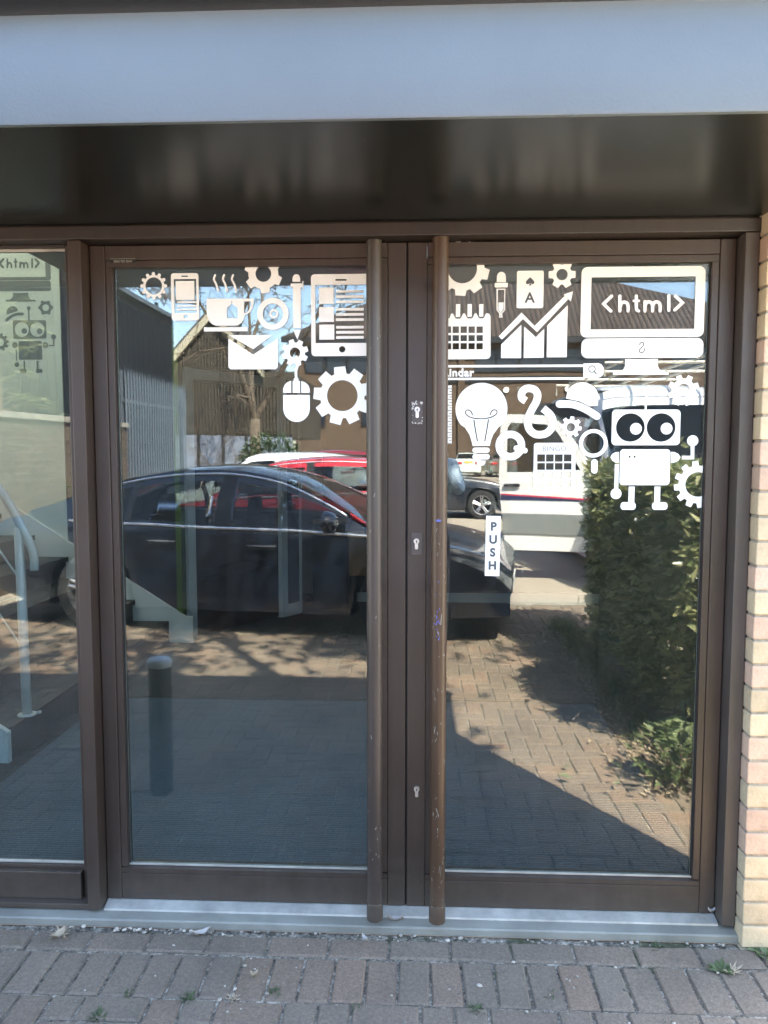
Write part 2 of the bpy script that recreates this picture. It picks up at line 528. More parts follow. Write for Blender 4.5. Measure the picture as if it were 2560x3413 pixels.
mat_brickwall('brickwork', (0.60, 0.46, 0.29), (0.58, 0.36, 0.27), (0.36, 0.31, 0.25))
def mat_carpet(name, col, ribs, axis=1):
    m, nt, bs, out = new_mat(name)
    geo = nt.nodes.new('ShaderNodeNewGeometry')
    wv = nt.nodes.new('ShaderNodeTexWave')
    wv.bands_direction = 'Y' if axis else 'X'
    wv.inputs['Scale'].default_value = ribs; wv.inputs['Distortion'].default_value = 2.2
    wv.inputs['Detail'].default_value = 3; wv.inputs['Detail Scale'].default_value = 3.0
    nt.links.new(geo.outputs['Position'], wv.inputs['Vector'])
    n = noise(nt, 160, 4, 0.8, vec=geo.outputs['Position'])
    n2 = noise(nt, 1.2, 4, vec=geo.outputs['Position'])
    c = mixc(nt, 0.5, ramp(nt, wv.outputs['Fac'], [(0.2, tuple(x * .5 for x in col)), (0.8, tuple(x * 1.35 for x in col))]).outputs[0], ramp(nt, n.outputs['Fac'], [(0.3, tuple(x * .45 for x in col)), (0.72, tuple(x * 1.75 for x in col))]).outputs[0])
    c = mixc(nt, 1.0, c, ramp(nt, n2.outputs['Fac'], [(0.3, (0.8,) * 3), (0.7, (1.2,) * 3)]).outputs[0], 'MULTIPLY')
    nt.links.new(c, bs.inputs['Base Color'])
    bs.inputs['Roughness'].default_value = 1.0
    bs.inputs['Specular IOR Level'].default_value = 0.1
    bump(nt, bs, mixc(nt, 0.5, wv.outputs['Color'], n.outputs['Color']), 0.7, 0.006)
mat_carpet('mat_blue', (0.085, 0.112, 0.145), 20)
mat_carpet('carpet', (0.055, 0.060, 0.062), 14)
mat('nosing', (0.015, 0.015, 0.016), 0.6)

FL = 0.02
tag(wall('floor', [((-6.0, 2.15, -0.03), (2.5, 5.6, FL)), ((1.05, 2.1, -0.03), (2.5, 2.15, FL)), ((-6.0, 0.05, -0.03), (1.05, 2.15, FL - 0.004))], 'carpet'), kind='structure')
k = MB(); k.box((-1.86, 0.075, FL - 0.004), (1.04, 2.10, FL + 0.004), 0.003)
tag(k.build('entrance_mat', 'mat_blue'), 'blue grey ribbed entrance mat on the floor behind the glass doors', 'mat')
tag(wall('ceiling', [((-6.0, 0.05, 2.42), (-1.80, 1.02, 2.50)), ((-1.80, 0.05, 2.42), (-1.45, 5.6, 2.50)), ((0.95, 0.05, 2.42), (1.10, 5.6, 2.50)), ((-1.45, 0.05, 2.42), (0.95, 0.22, 2.50)), ((-1.45, 1.38, 2.42), (0.95, 5.6, 2.50)), ((1.10, 2.1, 2.42), (2.55, 5.6, 2.50)), ((-6.0, 3.605, 2.42), (-1.80, 5.6, 2.50)), ((-6.0, 1.02, 4.2), (-5.3, 3.6, 4.28)), ((-2.3, 1.02, 4.2), (-1.80, 3.6, 4.28)), ((-5.3, 1.02, 4.2), (-2.3, 1.35, 4.28)), ((-5.3, 3.25, 4.2), (-2.3, 3.6, 4.28))], 'ceiling_white'), kind='structure')
tag(wall('roof', [((-7.0, -0.10, 2.505), (-1.70, 0.90, 2.545)), ((-1.70, -0.10, 2.505), (-1.46, 5.75, 2.545)), ((0.96, -0.10, 2.505), (1.2, 5.75, 2.545)), ((-1.46, -0.10, 2.505), (0.96, 0.21, 2.545)), ((-1.46, 1.39, 2.505), (0.96, 5.75, 2.545)), ((1.2, 2.0, 2.505), (2.65, 5.75, 2.545)), ((-7.0, 3.7, 2.505), (-1.70, 5.75, 2.545)), ((-6.2, 0.85, 4.285), (-5.31, 3.75, 4.33)), ((-2.29, 0.85, 4.285), (-1.65, 3.75, 4.33)), ((-5.31, 0.85, 4.285), (-2.29, 1.34, 4.33)), ((-5.31, 3.26, 4.285), (-2.29, 3.75, 4.33))], 'felt'), kind='structure')
tag(wall('wall_tower', [((-6.15, 0.92, 2.505), (-1.70, 1.02, 2.80)), ((-6.15, 0.92, 3.95), (-1.70, 1.02, 4.28)), ((-6.15, 0.92, 2.80), (-5.5, 1.02, 3.95)), ((-2.1, 0.92, 2.80), (-1.70, 1.02, 3.95)), ((-1.80, 1.02, 2.505), (-1.70, 3.6, 4.28)), ((-6.15, 1.02, 2.505), (-6.0, 3.7, 4.28)), ((-6.0, 3.605, 2.505), (-1.70, 3.70, 4.28))], 'render_white'), kind='structure')
def mat_opal(name, col):
    m, nt, bs, out = new_mat(name)
    nt.nodes.remove(bs)
    t = nt.nodes.new('ShaderNodeBsdfTranslucent'); t.inputs[0].default_value = (*col, 1)
    nt.links.new(t.outputs[0], out.inputs[0])
mat_opal('opal', (0.44, 0.49, 0.56)); mat_opal('opal_tower', (0.60, 0.57, 0.51))
rl = empty('added_rooflight', (-0.25, 0.8, 2.46))  # unseen opal panel, added so soft daylight reaches the dark lobby
box_obj('opal_panel', (-1.2, -0.58, 0.060), (1.2, 0.58, 0.064), 'opal', rl)
for x in (-1.2, 0.0, 1.2): box_obj('glazing_bar', (x - 0.02, -0.58, 0.066), (x + 0.02, 0.58, 0.10), 'paint_white', rl)
ts = empty('added_tower_rooflight', (-3.8, 2.3, 4.2))  # second unseen opal panel, added to brighten the pale stair wall
box_obj('opal_panel', (-1.5, -0.95, 0.090), (1.5, 0.95, 0.094), 'opal_tower', ts)
for x in (-1.5, 0.0, 1.5): box_obj('glazing_bar', (x - 0.02, -0.95, 0.096), (x + 0.02, 0.95, 0.13), 'paint_white', ts)
tag(ts, 'unseen opal roof panel added to light the stair tower', 'added_rooflight')
tag(rl, 'unseen opal roof panel added to light the lobby just behind the doors', 'added_rooflight')
tw = empty('added_tower_window', (-3.8, 0.96, 2.8))  # unseen glazed opening, added to send sky light down the pale wall
box_obj('pane', (-1.69, -0.006, 0.01), (1.69, 0.006, 1.14), 'glass', tw)
for x in (-1.66, -0.55, 0.55, 1.66): box_obj('frame_bar', (x - 0.03, -0.03, 0), (x + 0.03, 0.03, 1.15), 'paint_white', tw)
tag(tw, 'unseen white framed high window added to light the stair tower above the canopy', 'window')
tag(wall('wall_lobby', [((1.06, 0.02, 0), (1.194, 2.1, 2.415))], 'wall_dark'), kind='structure')
tag(wall('wall_right', [((1.195, 0.031, -0.03), (1.2, 1.99, 2.415)), ((1.2, 2.0, -0.05), (2.65, 2.1, 2.50)), ((2.51, 2.1, -0.05), (2.65, 5.6, 2.50))], 'render_white'), kind='structure')
tag(wall('wall_far', [((-0.93, 5.19, 0.02), (2.5, 5.32, 2.42))], 'wall_dark'), kind='structure')
tag(wall('wall_back', [((-6.0, 5.6, -0.05), (2.65, 5.75, 2.50))], 'render_white'), kind='structure')
tag(wall('wall_stair', [((-2.72, 3.49, 0.02), (-1.87, 3.60, 4.2))], 'wall_navy'), kind='structure')
pale = tag(wall('wall_pale', [((-6.0, 3.485, 0.02), (-2.723, 3.60, 4.2))], 'wall_pale'), kind='structure')
tag(wall('wall_corner', [((-1.868, 3.486, 0.02), (-1.825, 3.60, 4.2))], 'wall_lime'), kind='structure')
tag(wall('wall_left', [((-6.15, -0.1, -0.05), (-6.0, 5.75, 0.9)), ((-6.15, -0.1, 2.3), (-6.0, 5.75, 2.5)), ((-6.15, -0.1, 0.9), (-6.0, 0.5, 2.3)), ((-6.15, 3.6, 0.9), (-6.0, 5.75, 2.3))], 'render_white'), kind='structure')
tag(wall('wall_front', [((-6.15, -0.10, -0.05), (-3.3, 0.04, 2.42))], 'brickwork'), kind='structure')
k = MB(); k.box((-0.93, 5.172, FL), (2.5, 5.188, 0.115), 0.003)
tag(k.build('skirting_board', 'paint_white'), 'white skirting board along the far wall of the lobby', 'skirting')
sw = empty('added_stair_window', (-6.07, 2.05, 0.9))  # out-of-view window, added to let sky light in beside the stairs
box_obj('pane', (-0.006, -1.55, 0), (0.006, 1.55, 1.4), 'glass', sw)
for y in (-1.5, 0.0, 1.5): box_obj('frame_bar', (-0.03, y - 0.04, 0), (0.03, y + 0.04, 1.4), 'paint_white', sw)
tag(sw, 'unseen white framed side window added to let sky light into the stairwell', 'window')

# oblique interior wall with the doorway behind the stairs
dv = Vector((0.58, 0.815, 0)).normalized()
p0 = Vector((-1.80, 3.60, 0))
dw = empty('interior_doorway', p0, math.atan2(dv.y, dv.x))
L2 = 1.03
def dbox(name, x0, x1, z0, z1, m, y0=-0.02, y1=0.05, par=dw, bev=0.003): return box_obj(name, (x0, y0, z0), (x1, y1, z1), m, par, bev)
dbox('architrave', -0.02, 0.055, FL, 2.16, 'paint_white'); dbox('architrave', L2 - 0.03, L2 + 0.045, FL, 2.16, 'paint_white')
dbox('head', 0.056, L2 - 0.031, 2.075, 2.155, 'paint_white')
dbox('door_panel', 0.06, L2 - 0.035, FL + 0.01, 2.07, 'black', 0.02, 0.06)
for z in (0.55, 0.48): dbox('kick_strip', 0.10, L2 - 0.08, z, z + 0.012, 'nosing', 0.012, 0.02)
dbox('wall_panel', L2 + 0.046, L2 + 0.21, 0.13, 2.15, 'wall_navy', 0.0, 0.05)
dbox('skirting', L2 + 0.046, L2 + 0.21, FL, 0.128, 'paint_white', -0.02, 0.05)
dbox('end_post', L2 + 0.212, L2 + 0.25, FL, 2.40, 'paint_white', -0.0, 0.05)
dbox('upper_wall', -0.02, L2 + 0.21, 2.165, 2.42, 'wall_navy', 0.0, 0.05)
tag(dw, 'white framed interior doorway with a black door behind the stair foot', 'doorway')
cb = empty('cupboard', (-0.82, 5.05, FL))
box_obj('carcass', (-0.16, -0.25, 0), (0.17, 0.12, 0.82), 'black', cb, 0.006)
box_obj('cupboard_top', (-0.175, -0.265, 0.822), (0.185, 0.125, 0.85), 'wood', cb, 0.004)
tag(cb, 'small black cupboard standing against the far lobby wall', 'cupboard')
dk = empty('reception_desk', (-0.30, 4.8, FL))
box_obj('front_panel', (-0.34, 0, 0.32), (0.26, 0.03, 0.72), 'wood', dk, 0.004)
box_obj('desk_top', (-0.36, -0.05, 0.725), (0.28, 0.36, 0.75), 'wood', dk, 0.004)
box_obj('leg', (-0.33, 0.02, 0), (-0.29, 0.3, 0.318), 'black', dk, 0.003); box_obj('leg', (0.21, 0.02, 0), (0.25, 0.3, 0.318), 'black', dk, 0.003)
tag(dk, 'brown wooden reception desk seen through the left door', 'desk')
ra = empty('radiator', (2.44, 4.1, 0.2))
box_obj('panel', (-0.03, -0.75, 0), (0.05, 0.75, 0.52), 'paint_white', ra, 0.004)
fin = MB(); fin.box((-0.045, -0.010, 0.02), (-0.031, 0.010, 0.50), 0.004)
fm = fin.mesh('fin'); fm.materials.append(MATS['paint_white'])
for i in range(36): link('fin', fm, None, ra, (0, -0.72 + i * 0.0411, 0))
tag(ra, 'white ribbed radiator on the right lobby wall', 'radiator')

# staircase rising to the left
st = empty('staircase', (-1.955, 1.15, FL))
RI, GO, YW_ = 0.167, 0.26, 2.33
for i in range(7):
    x1 = -i * GO; x0 = x1 - GO
    box_obj('tread', (x0 - 0.0, 0.0, (i + 1) * RI - 0.035), (x1 + 0.012, YW_, (i + 1) * RI), 'carpet', st, 0.004)
    box_obj('riser', (x1 - 0.02, 0.002, i * RI), (x1, YW_, (i + 1) * RI - 0.0355), 'carpet', st)
    box_obj('nosing', (x1 + 0.0125, 0.0, (i + 1) * RI - 0.034), (x1 + 0.022, YW_, (i + 1) * RI + 0.003), 'nosing', st)
loop = [(0.0, 0.0), (0.0, RI - 0.02)]
loop = [(0.012, 0.0), (0.012, 0.15), (-7 * GO, 0.15 + 7 * RI), (-7 * GO, 7 * RI - 0.22), (-0.32, 0.0)]
k = MB(); k.prism(loop, lambda a, b: (a, -0.03, b), (0, 0.028, 0)); k.build('stringer', 'paint_white', st)
loop = [(0.215, 0.0), (0.215, 0.205), (0.16, 0.205), (-7 * GO, 0.205 + 7.6 * RI)]
for i in range(7, -1, -1):
    loop += [(-i * GO - 0.0, i * RI + 0.001)] if i == 7 else [(-i * GO - GO if i else -GO, (i + 1) * RI + 0.002), (-i * GO, (i + 1) * RI + 0.002)] if i else [(-GO, RI + 0.002), (0.024, RI + 0.002), (0.024, 0.0)]
k = MB(); k.prism(loop, lambda a, b: (a, YW_ - 0.012, b), (0, 0.03, 0)); k.build('wall_skirting', 'paint_white', st)
tag(st, 'grey carpeted staircase with black nosings and white skirtings rising left', 'staircase')
hr = empty('handrail', (-1.955, 1.32, 0))
def smooth_pts(p, n=6):
    out = []
    for i in range(len(p) - 1):
        a, b, c, d = p[max(i - 1, 0)], p[i], p[i + 1], p[min(i + 2, len(p) - 1)]
        for j in range(n):
            t = j / n
            out.append(tuple(0.5 * (2 * b[q] + (c[q] - a[q]) * t + (2 * a[q] - 5 * b[q] + 4 * c[q] - d[q]) * t * t + (-a[q] + 3 * b[q] - 3 * c[q] + d[q]) * t ** 3) for q in range(len(b))))
    out.append(tuple(p[-1]))
    return out
k = MB(); k.tube(smooth_pts([(0.066, 0, 0.92), (0.066, 0, 0.995), (0.04, 0, 1.075), (0.004, 0, 1.147), (-0.085, 0, 1.308), (-0.30, 0, 1.56), (-0.75, 0, 1.95)]), 0.021, 14); k.build('rail', 'steel_white', hr, smooth=True)
k = MB(); k.tube([(0.004, 0, 0.19), (0.0, 0, 0.5), (-0.004, 0, 1.13)], 0.023, 14); k.build('post', 'steel_white', hr, smooth=True)
k = MB(); k.tube([(0.004, 0, 0.188), (0.004, 0, 0.194)], 0.045, 18); k.tube([(0.055, 0.02, 0.19), (0.055, 0.02, 0.2)], 0.012, 8); k.build('base_flange', 'steel_white', hr)
for z in (0.86, 0.52):
    k = MB(); k.tube([(0, 0, z), (-0.9, 0, z + 1.35)], 0.005, 8); k.build('cable', 'steel_white', hr)
tag(hr, 'pale grey tubular handrail at the foot of the stairs', 'handrail')

# ------------------------------------------------------------------ brick pier beside the doors
pier = tag(wall('brick_pier', [((0.993, -0.0975, -0.03), (1.199, 0.03, 2.415))], 'mortar'), 'cream and pink brick pier to the right of the glass doors', 'brick pier')
bk = MB(); bk.box((-0.1075, -0.05, -0.0325), (0.1075, 0.06, 0.0325), 0.004)
bm_c = bk.mesh('brick'); bm_p = bm_c.copy(); bm_c.materials.append(MATS['brick_cream']); bm_p.materials.append(MATS['brick_pink'])
pat = 'cccccppcppccpcpcpcccppcccpcccpcc'
rb = random.Random(5)
for i in range(33):
    o = link('brick', bm_p if pat[i % len(pat)] == 'p' else bm_c, None, pier, (1.0955 + rb.gauss(0, .0006), -0.052 + rb.gauss(0, .0008), -0.0 + 0.0365 - 0.073 + 0.073 * i + 0.001))
    o.rotation_euler = (0, rb.gauss(0, .002), rb.gauss(0, .003))

# ------------------------------------------------------------------ frame around the doors
fr = empty('door_frame', (0, 0, 0))
box_obj('mullion', (-1.049, -0.055, 0.038), (-1.009, 0.075, 2.134), 'frame_brown', fr, 0.003)
box_obj('jamb', (0.9455, -0.055, 0.038), (0.986, 0.075, 2.134), 'jamb_grey', fr, 0.003)
box_obj('jamb_trim', (0.9865, -0.046, 0.02), (0.9965, 0.05, 2.165), 'frame_dark', fr, 0.002)
box_obj('head', (-3.2, -0.055, 2.136), (0.996, 0.075, 2.1755), 'frame_dark', fr, 0.003)
k = MB()
k.prism([(-0.078, 0.0), (-0.078, 0.020), (-0.074, 0.024), (0.075, 0.036), (0.075, 0.0)], lambda a, b: (-3.2, a, b), (4.205, 0, 0))
k.build('sill', 'sill_grey', fr)
k = MB()
k.prism([(-0.036, 0.0275), (-0.034, 0.033), (0.0, 0.0445), (0.012, 0.0445), (0.012, 0.031)], lambda a, b: (-1.005, a, b), (1.948, 0, 0))
k.build('threshold', 'aluminium', fr)
k = MB(); k.box((-3.2, -0.0705, -0.03), (0.998, -0.055, -0.0005)); k.build('brick_course', 'brick_pink', fr)
tag(fr, 'dark brown metal door frame with grey sill under the canopy', 'door frame')

tag(wall('wall_header', [((-6.0, -0.04, 2.1765), (1.06, 0.05, 2.42))], 'frame_dark'), kind='structure')
# ------------------------------------------------------------------ canopy above the doors
cp = empty('canopy', (0, 0, 2.178))
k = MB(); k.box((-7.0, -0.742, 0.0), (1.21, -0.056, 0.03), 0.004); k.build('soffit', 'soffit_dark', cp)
sec = [(-0.756, -0.002), (-0.758, 0.004), (-0.756, 0.165), (-0.757, 0.202), (-0.7595, 0.212), (-0.744, 0.212), (-0.744, -0.002)]
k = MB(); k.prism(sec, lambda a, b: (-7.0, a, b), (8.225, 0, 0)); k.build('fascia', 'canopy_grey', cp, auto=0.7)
sec = [(-0.744, 0.2125), (-0.7598, 0.2125), (-0.765, 0.219), (-0.776, 0.225), (-0.795, 0.230), (-0.835, 0.233), (-0.842, 0.240), (-0.842, 0.345), (-0.832, 0.355), (-0.744, 0.355)]
k = MB(); k.prism(sec, lambda a, b: (-7.0, a, b), (8.24, 0, 0)); k.build('gutter', 'gutter_dark', cp, auto=0.7)
k = MB(); k.box((-7.0, -0.743, 0.031), (1.21, -0.056, 0.335)); k.build('roof_deck', 'felt', cp)
tag(cp, 'grey painted canopy with dark glossy soffit over the entrance', 'canopy')
# ------------------------------------------------------------------ glass doors and side window
ZB, ZT = 0.0465, 2.131
GZ0, GZ1 = 0.155, 2.066
def glazing(par, x0, x1, tilt=0.0, z0=GZ0, z1=GZ1):
    m = 0.012
    g = box_obj('glass_pane', (x0 - m, 0.020, z0 - m), (x1 + m, 0.026, z1 + m), 'glass', par)
    cx = (x0 + x1) / 2
    k = MB(); k.box((x0 - m - cx, -0.003, z0 - m), (x1 + m - cx, 0.003, z1 + m))
    o = k.build('glass_pane', 'glass_inner', par, loc=(cx, 0.049, 0)); o.rotation_euler = (0, 0, tilt)
    k = MB()
    for a, b in (((x0 - m, .0265, z0 - m), (x0 - 0.002, .040, z1 + m)), ((x1 + 0.002, .0265, z0 - m), (x1 + m, .040, z1 + m)), ((x0, .0265, z0 - m), (x1, .040, z0 - 0.002)), ((x0, .0265, z1 + 0.002), (x1, .040, z1 + m))): k.box(a, b)
    k.build('spacer', 'aluminium', par)
    return g
def beads(par, x0, x1, mat_, z0=GZ0, z1=GZ1, w=0.021):
    box_obj('bead', (x0 - w, 0.003, z0), (x0, 0.0195, z1), mat_, par, 0.002)
    box_obj('bead', (x1, 0.003, z0), (x1 + w, 0.0195, z1), mat_, par, 0.002)
    box_obj('bead', (x0 - w, 0.003, z1), (x1 + w, 0.0195, z1 + w), mat_, par, 0.002)
    k = MB(); k.prism([(0.0035, z0 - w), (0.0035, z0 - 0.006), (0.018, z0 - 0.0005), (0.0195, z0 - 0.0005), (0.0195, z0 - w)], lambda a, b: (x0 - w, a, b), (x1 - x0 + 2 * w, 0, 0))
    k.build('bead', mat_, par)
    box_obj('gasket', (x0, 0.014, z0 - 0.0004), (x1, 0.0192, z0 + 0.0055), 'aluminium', par, 0.001)
    box_obj('gasket', (x0 - 0.0004, 0.016, z0), (x0 + 0.003, 0.0193, z1), 'gasket', par); box_obj('gasket', (x1 - 0.003, 0.016, z0), (x1 + 0.0004, 0.0193, z1), 'gasket', par)
def leaf(label, x0, x1, g0, g1, fm, tilt):
    d = empty('glass_door', (0, 0, 0))
    w = 0.021
    box_obj('stile', (x0, 0, ZB), (g0 - w - 0.001, 0.062, ZT), fm, d, 0.003)
    box_obj('stile', (g1 + w + 0.001, 0, ZB), (x1, 0.062, ZT), fm, d, 0.003)
    box_obj('top_rail', (g0 - w, 0.001, GZ1 + w + 0.001), (g1 + w, 0.062, ZT - 0.0005), fm, d, 0.002)
    box_obj('bottom_rail', (g0 - w, 0.001, ZB + 0.0005), (g1 + w, 0.062, GZ0 - w - 0.001), fm, d, 0.002)
    k = MB()
    for a, b in (((g0 - w, .0405, GZ0 - w), (g0 - .006, .062, GZ1 + w)), ((g1 + .006, .0405, GZ0 - w), (g1 + w, .062, GZ1 + w)), ((g0, .0405, GZ0 - w), (g1, .062, GZ0 - .006)), ((g0, .0405, GZ1 + .006), (g1, .062, GZ1 + w))): k.box(a, b)
    k.build('inner_bead', fm, d)
    beads(d, g0, g1, fm)
    glazing(d, g0, g1, tilt)
    return tag(d, label, 'door', 'pair of glass entrance doors')
LD = leaf('left glass entrance door with coffee cup, tablet and mouse stickers', -1.006, -0.0345, -0.937, -0.112, 'frame_brown', 0.0012)
RD = leaf('right glass entrance door with light bulb, monitor and robot stickers', -0.0295, 0.9425, 0.050, 0.874, 'frame_brown', -0.0085)
box_obj('astragal', (-0.0340, 0.012, ZB), (-0.0300, 0.06, ZT), 'gasket', LD)
def pull(par, x, y, m, capm, zb, zt):
    k = MB(); k.tube([(x, y, zb + 0.055), (x, y, zt)], 0.0235, 28); h = k.build('pull_handle', m, par, auto=0.6)
    k = MB(); k.tube([(x, y, zb), (x, y, zb + 0.052), (x, y, zb + 0.0555)], [0.0255, 0.0255, 0.024], 28); k.build('end_cap', capm, h, auto=0.6)
    k = MB()
    for z in (zb + 0.12, (zb + zt) / 2, zt - 0.12): k.tube([(x, y + 0.01, z), (x, 0.004, z)], 0.011, 10)
    k.build('standoff', capm, h)
pull(LD, -0.1265, -0.088, 'handle_grey', 'handle_grey', 0.058, 2.112)
pull(RD, 0.0665, -0.088, 'handle_brown', 'handle_brown', 0.055, 2.118)
# locks on the right leaf's meeting stile
def circle(c, r, n=28, a0=0.0): return [(c[0] + r * cos(a0 + 2 * pi * i / n), c[1] + r * sin(a0 + 2 * pi * i / n)) for i in range(n)]
def lock(cx, cz, plate):
    if plate:
        box_obj('escutcheon', (cx - 0.0155, -0.0025, cz - 0.043), (cx + 0.0155, -0.0003, cz + 0.026), plate, RD, 0.0008)
    k = MB()
    lp = [(cx + 0.0085 * cos(t), cz + 0.0085 * sin(t)) for t in [rad(-55 + i * 290 / 22) for i in range(23)]]
    lp += [(cx - 0.0049, cz - 0.022), (cx - 0.003, cz - 0.025), (cx + 0.003, cz - 0.025), (cx + 0.0049, cz - 0.022)]
    k.prism(lp, lambda a, b: (a, -0.009, b), (0, 0.0085, 0)); c = k.build('lock_cylinder', 'lock_metal', RD, auto=0.6)
    k = MB(); k.poly([circle((cx, cz), 0.0022, 12)], lambda a, b: (a, -0.0094, b)); k.poly([[(cx - .0009, cz - .006), (cx + .0009, cz - .006), (cx + .0009, cz - .002), (cx - .0009, cz - .002)]], lambda a, b: (a, -0.0094, b)); k.build('keyway', 'black', c)
mat_frame('plate_worn', (0.075, 0.060, 0.055), 0.4, 0.16)
mat_frame('plate_dull', (0.070, 0.056, 0.050), 0.42, 0.10)
lock(0.0, 1.631, 'plate_worn'); lock(-0.001, 1.227, 'plate_dull'); lock(0.002, 0.437, None)
# worn paint edge round the top lock
rw = random.Random(9)
k = MB()
for i in range(46):
    a = rw.uniform(0, 2 * pi)
    x, z = rw.choice([(-0.0148 + rw.gauss(0, .0012), 1.631 + rw.uniform(-.04, .024)), (0.0148 + rw.gauss(0, .0012), 1.631 + rw.uniform(-.04, .024)), (rw.uniform(-.014, .014), 1.631 + .021 + rw.gauss(0, .003)), (rw.uniform(-.014, .014), 1.631 - .0415 + rw.gauss(0, .001))])
    s = rw.uniform(.0006, .0022)
    k.poly([[(x + s * (0.6 + rw.random()) * cos(t + a), z + s * (0.6 + 1.4 * rw.random()) * sin(t + a)) for t in [j * pi / 3 for j in range(6)]]], lambda a_, b_: (a_, -0.0028, b_))
k.build('paint_chips', 'lock_metal', RD)
# scuffs and chips on the two pull handles
for (px, par, n, zr, mm_) in ((0.0665, RD, 60, (0.12, 1.35), 'sill_grey'), (-0.1265, LD, 22, (0.1, 2.05), 'sill_grey')):
    k = MB()
    for i in range(n):
        a = rw.uniform(-2.7, -0.5); z = rw.uniform(*zr) if rw.random() < .7 else rw.uniform(zr[0], zr[0] + .35)
        ln = rw.uniform(.001, .006) * (3 if rw.random() < .12 else 1); wd = rw.uniform(.0004, .0013); sl = rw.gauss(0, .35)
        q = []
        for du, dz in ((-wd, -ln), (wd, -ln), (wd, ln), (-wd, ln)):
            aa = a + (du + dz * sl) / .0237
            q.append((px + .0237 * cos(aa), -0.088 + .0237 * sin(aa), z + dz))
        k.add(q, [(0, 1, 2, 3)])
    k.build('scuff_marks', mm_, par)
mat('scuff_blue', (0.12, 0.13, 0.42), 0.6)
k = MB()
for i in range(34):
    a = -1.75 + rw.gauss(0, .18); z = rw.choice([rw.gauss(1.02, .055), rw.gauss(0.98, .03), 1.30]); ln = rw.uniform(.001, .0045)
    k.add([(0.0665 + .02375 * cos(a + d / .0237), -0.088 + .02375 * sin(a + d / .0237), z + e) for d, e in ((-.0012, -ln), (.0012, -ln * .6), (.001, ln), (-.001, ln * .7))], [(0, 1, 2, 3)])
k.build('pen_marks', 'scuff_blue', RD)

# fixed side window left of the doors
WN = empty('side_window', (0, 0, 0))
box_obj('stile', (-1.083, -0.0, 0.038), (-1.0495, 0.062, 2.134), 'frame_brown', WN, 0.003)
box_obj('bottom_rail', (-3.2, -0.02, 0.052), (-1.084, 0.062, 0.142), 'frame_brown', WN, 0.003)
box_obj('drip_rail', (-3.2, -0.045, 0.0345), (-1.0495, 0.03, 0.0515), 'frame_brown', WN, 0.003)
box_obj('transom', (-3.2, 0.0, 2.128), (-1.084, 0.062, 2.1355), 'frame_dark', WN, 0.001)
box_obj('glass_pane', (-3.2, 0.020, 0.14), (-1.08, 0.026, 2.13), 'glass', WN)
box_obj('glass_pane', (-3.2, 0.046, 0.14), (-1.08, 0.052, 2.13), 'glass_inner', WN)
box_obj('bead', (-3.2, 0.003, 0.1425), (-1.0835, 0.0195, 0.1545), 'frame_brown', WN, 0.002)
box_obj('gasket', (-3.2, 0.012, 0.155), (-1.0835, 0.0195, 0.163), 'aluminium', WN, 0.0015)
box_obj('gasket', (-3.2, 0.014, 2.119), (-1.0835, 0.0195, 2.1275), 'aluminium', WN, 0.001)
box_obj('frame_end', (-3.3, -0.055, 0.038), (-3.2005, 0.075, 2.134), 'frame_brown', WN, 0.003)
tag(WN, 'fixed brown framed side window left of the glass doors', 'window')

# ------------------------------------------------------------------ stickers on the glass
YG = 0.0188
def rr(a, b, r, n=6):
    x0, x1 = sorted((a[0], b[0])); z0, z1 = sorted((a[1], b[1])); r = min(r, (x1 - x0) / 2 - 1e-5, (z1 - z0) / 2 - 1e-5)
    out = []
    for cx, cz, s in ((x1 - r, z1 - r, 0), (x0 + r, z1 - r, 90), (x0 + r, z0 + r, 180), (x1 - r, z0 + r, 270)):
        out += [(cx + r * cos(rad(s + 90 * i / n)), cz + r * sin(rad(s + 90 * i / n))) for i in range(n + 1)]
    return out
def rect(a, b): return [(a[0], a[1]), (b[0], a[1]), (b[0], b[1]), (a[0], b[1])]
def gear(c, rb_, rt, n, tw, rot=0.0, taper=0.85):
    out = []
    for i in range(n):
        t = rot + 2 * pi * i / n
        hb = math.asin(min(.99, tw / 2 / rb_)); ht = math.asin(min(.99, tw * taper / 2 / rt))
        out += [(c[0] + r * cos(t + d), c[1] + r * sin(t + d)) for r, d in ((rb_, -hb), (rt, -ht), (rt, ht), (rb_, hb))]
        nt_ = 2 * pi / n - 2 * hb
        out += [(c[0] + rb_ * cos(t + hb + nt_ * j / 4), c[1] + rb_ * sin(t + hb + nt_ * j / 4)) for j in (1, 2, 3)]
    return out
def ribbon(pts, w, cap=True):
    """outline of a stroke along pts"""
    P = [Vector((p[0], p[1])) for p in pts]
    L, Rr = [], []
    for i, p in enumerate(P):
        d = (P[min(i + 1, len(P) - 1)] - P[max(i - 1, 0)]).normalized()
        k_ = 1.0
        if 0 < i < len(P) - 1:
            a = (P[i] - P[i - 1]).normalized(); b = (P[i + 1] - P[i]).normalized()
            k_ = 1 / max(0.45, sqrt(max(0.0, (1 + a.dot(b)) / 2)))
        nn = Vector((-d.y, d.x)) * w / 2 * k_
        L.append(p + nn); Rr.append(p - nn)
    def arc(c, a, n=6):
        b = a - c; t0 = math.atan2(b.y, b.x)
        return [(c.x + w / 2 * cos(t0 - pi * j / n), c.y + w / 2 * sin(t0 - pi * j / n)) for j in range(1, n)]
    out = [tuple(v) for v in L]
    if cap: out += arc(P[-1], L[-1])
    out += [tuple(v) for v in reversed(Rr)]
    if cap: out += arc(P[0], Rr[0])
    return out
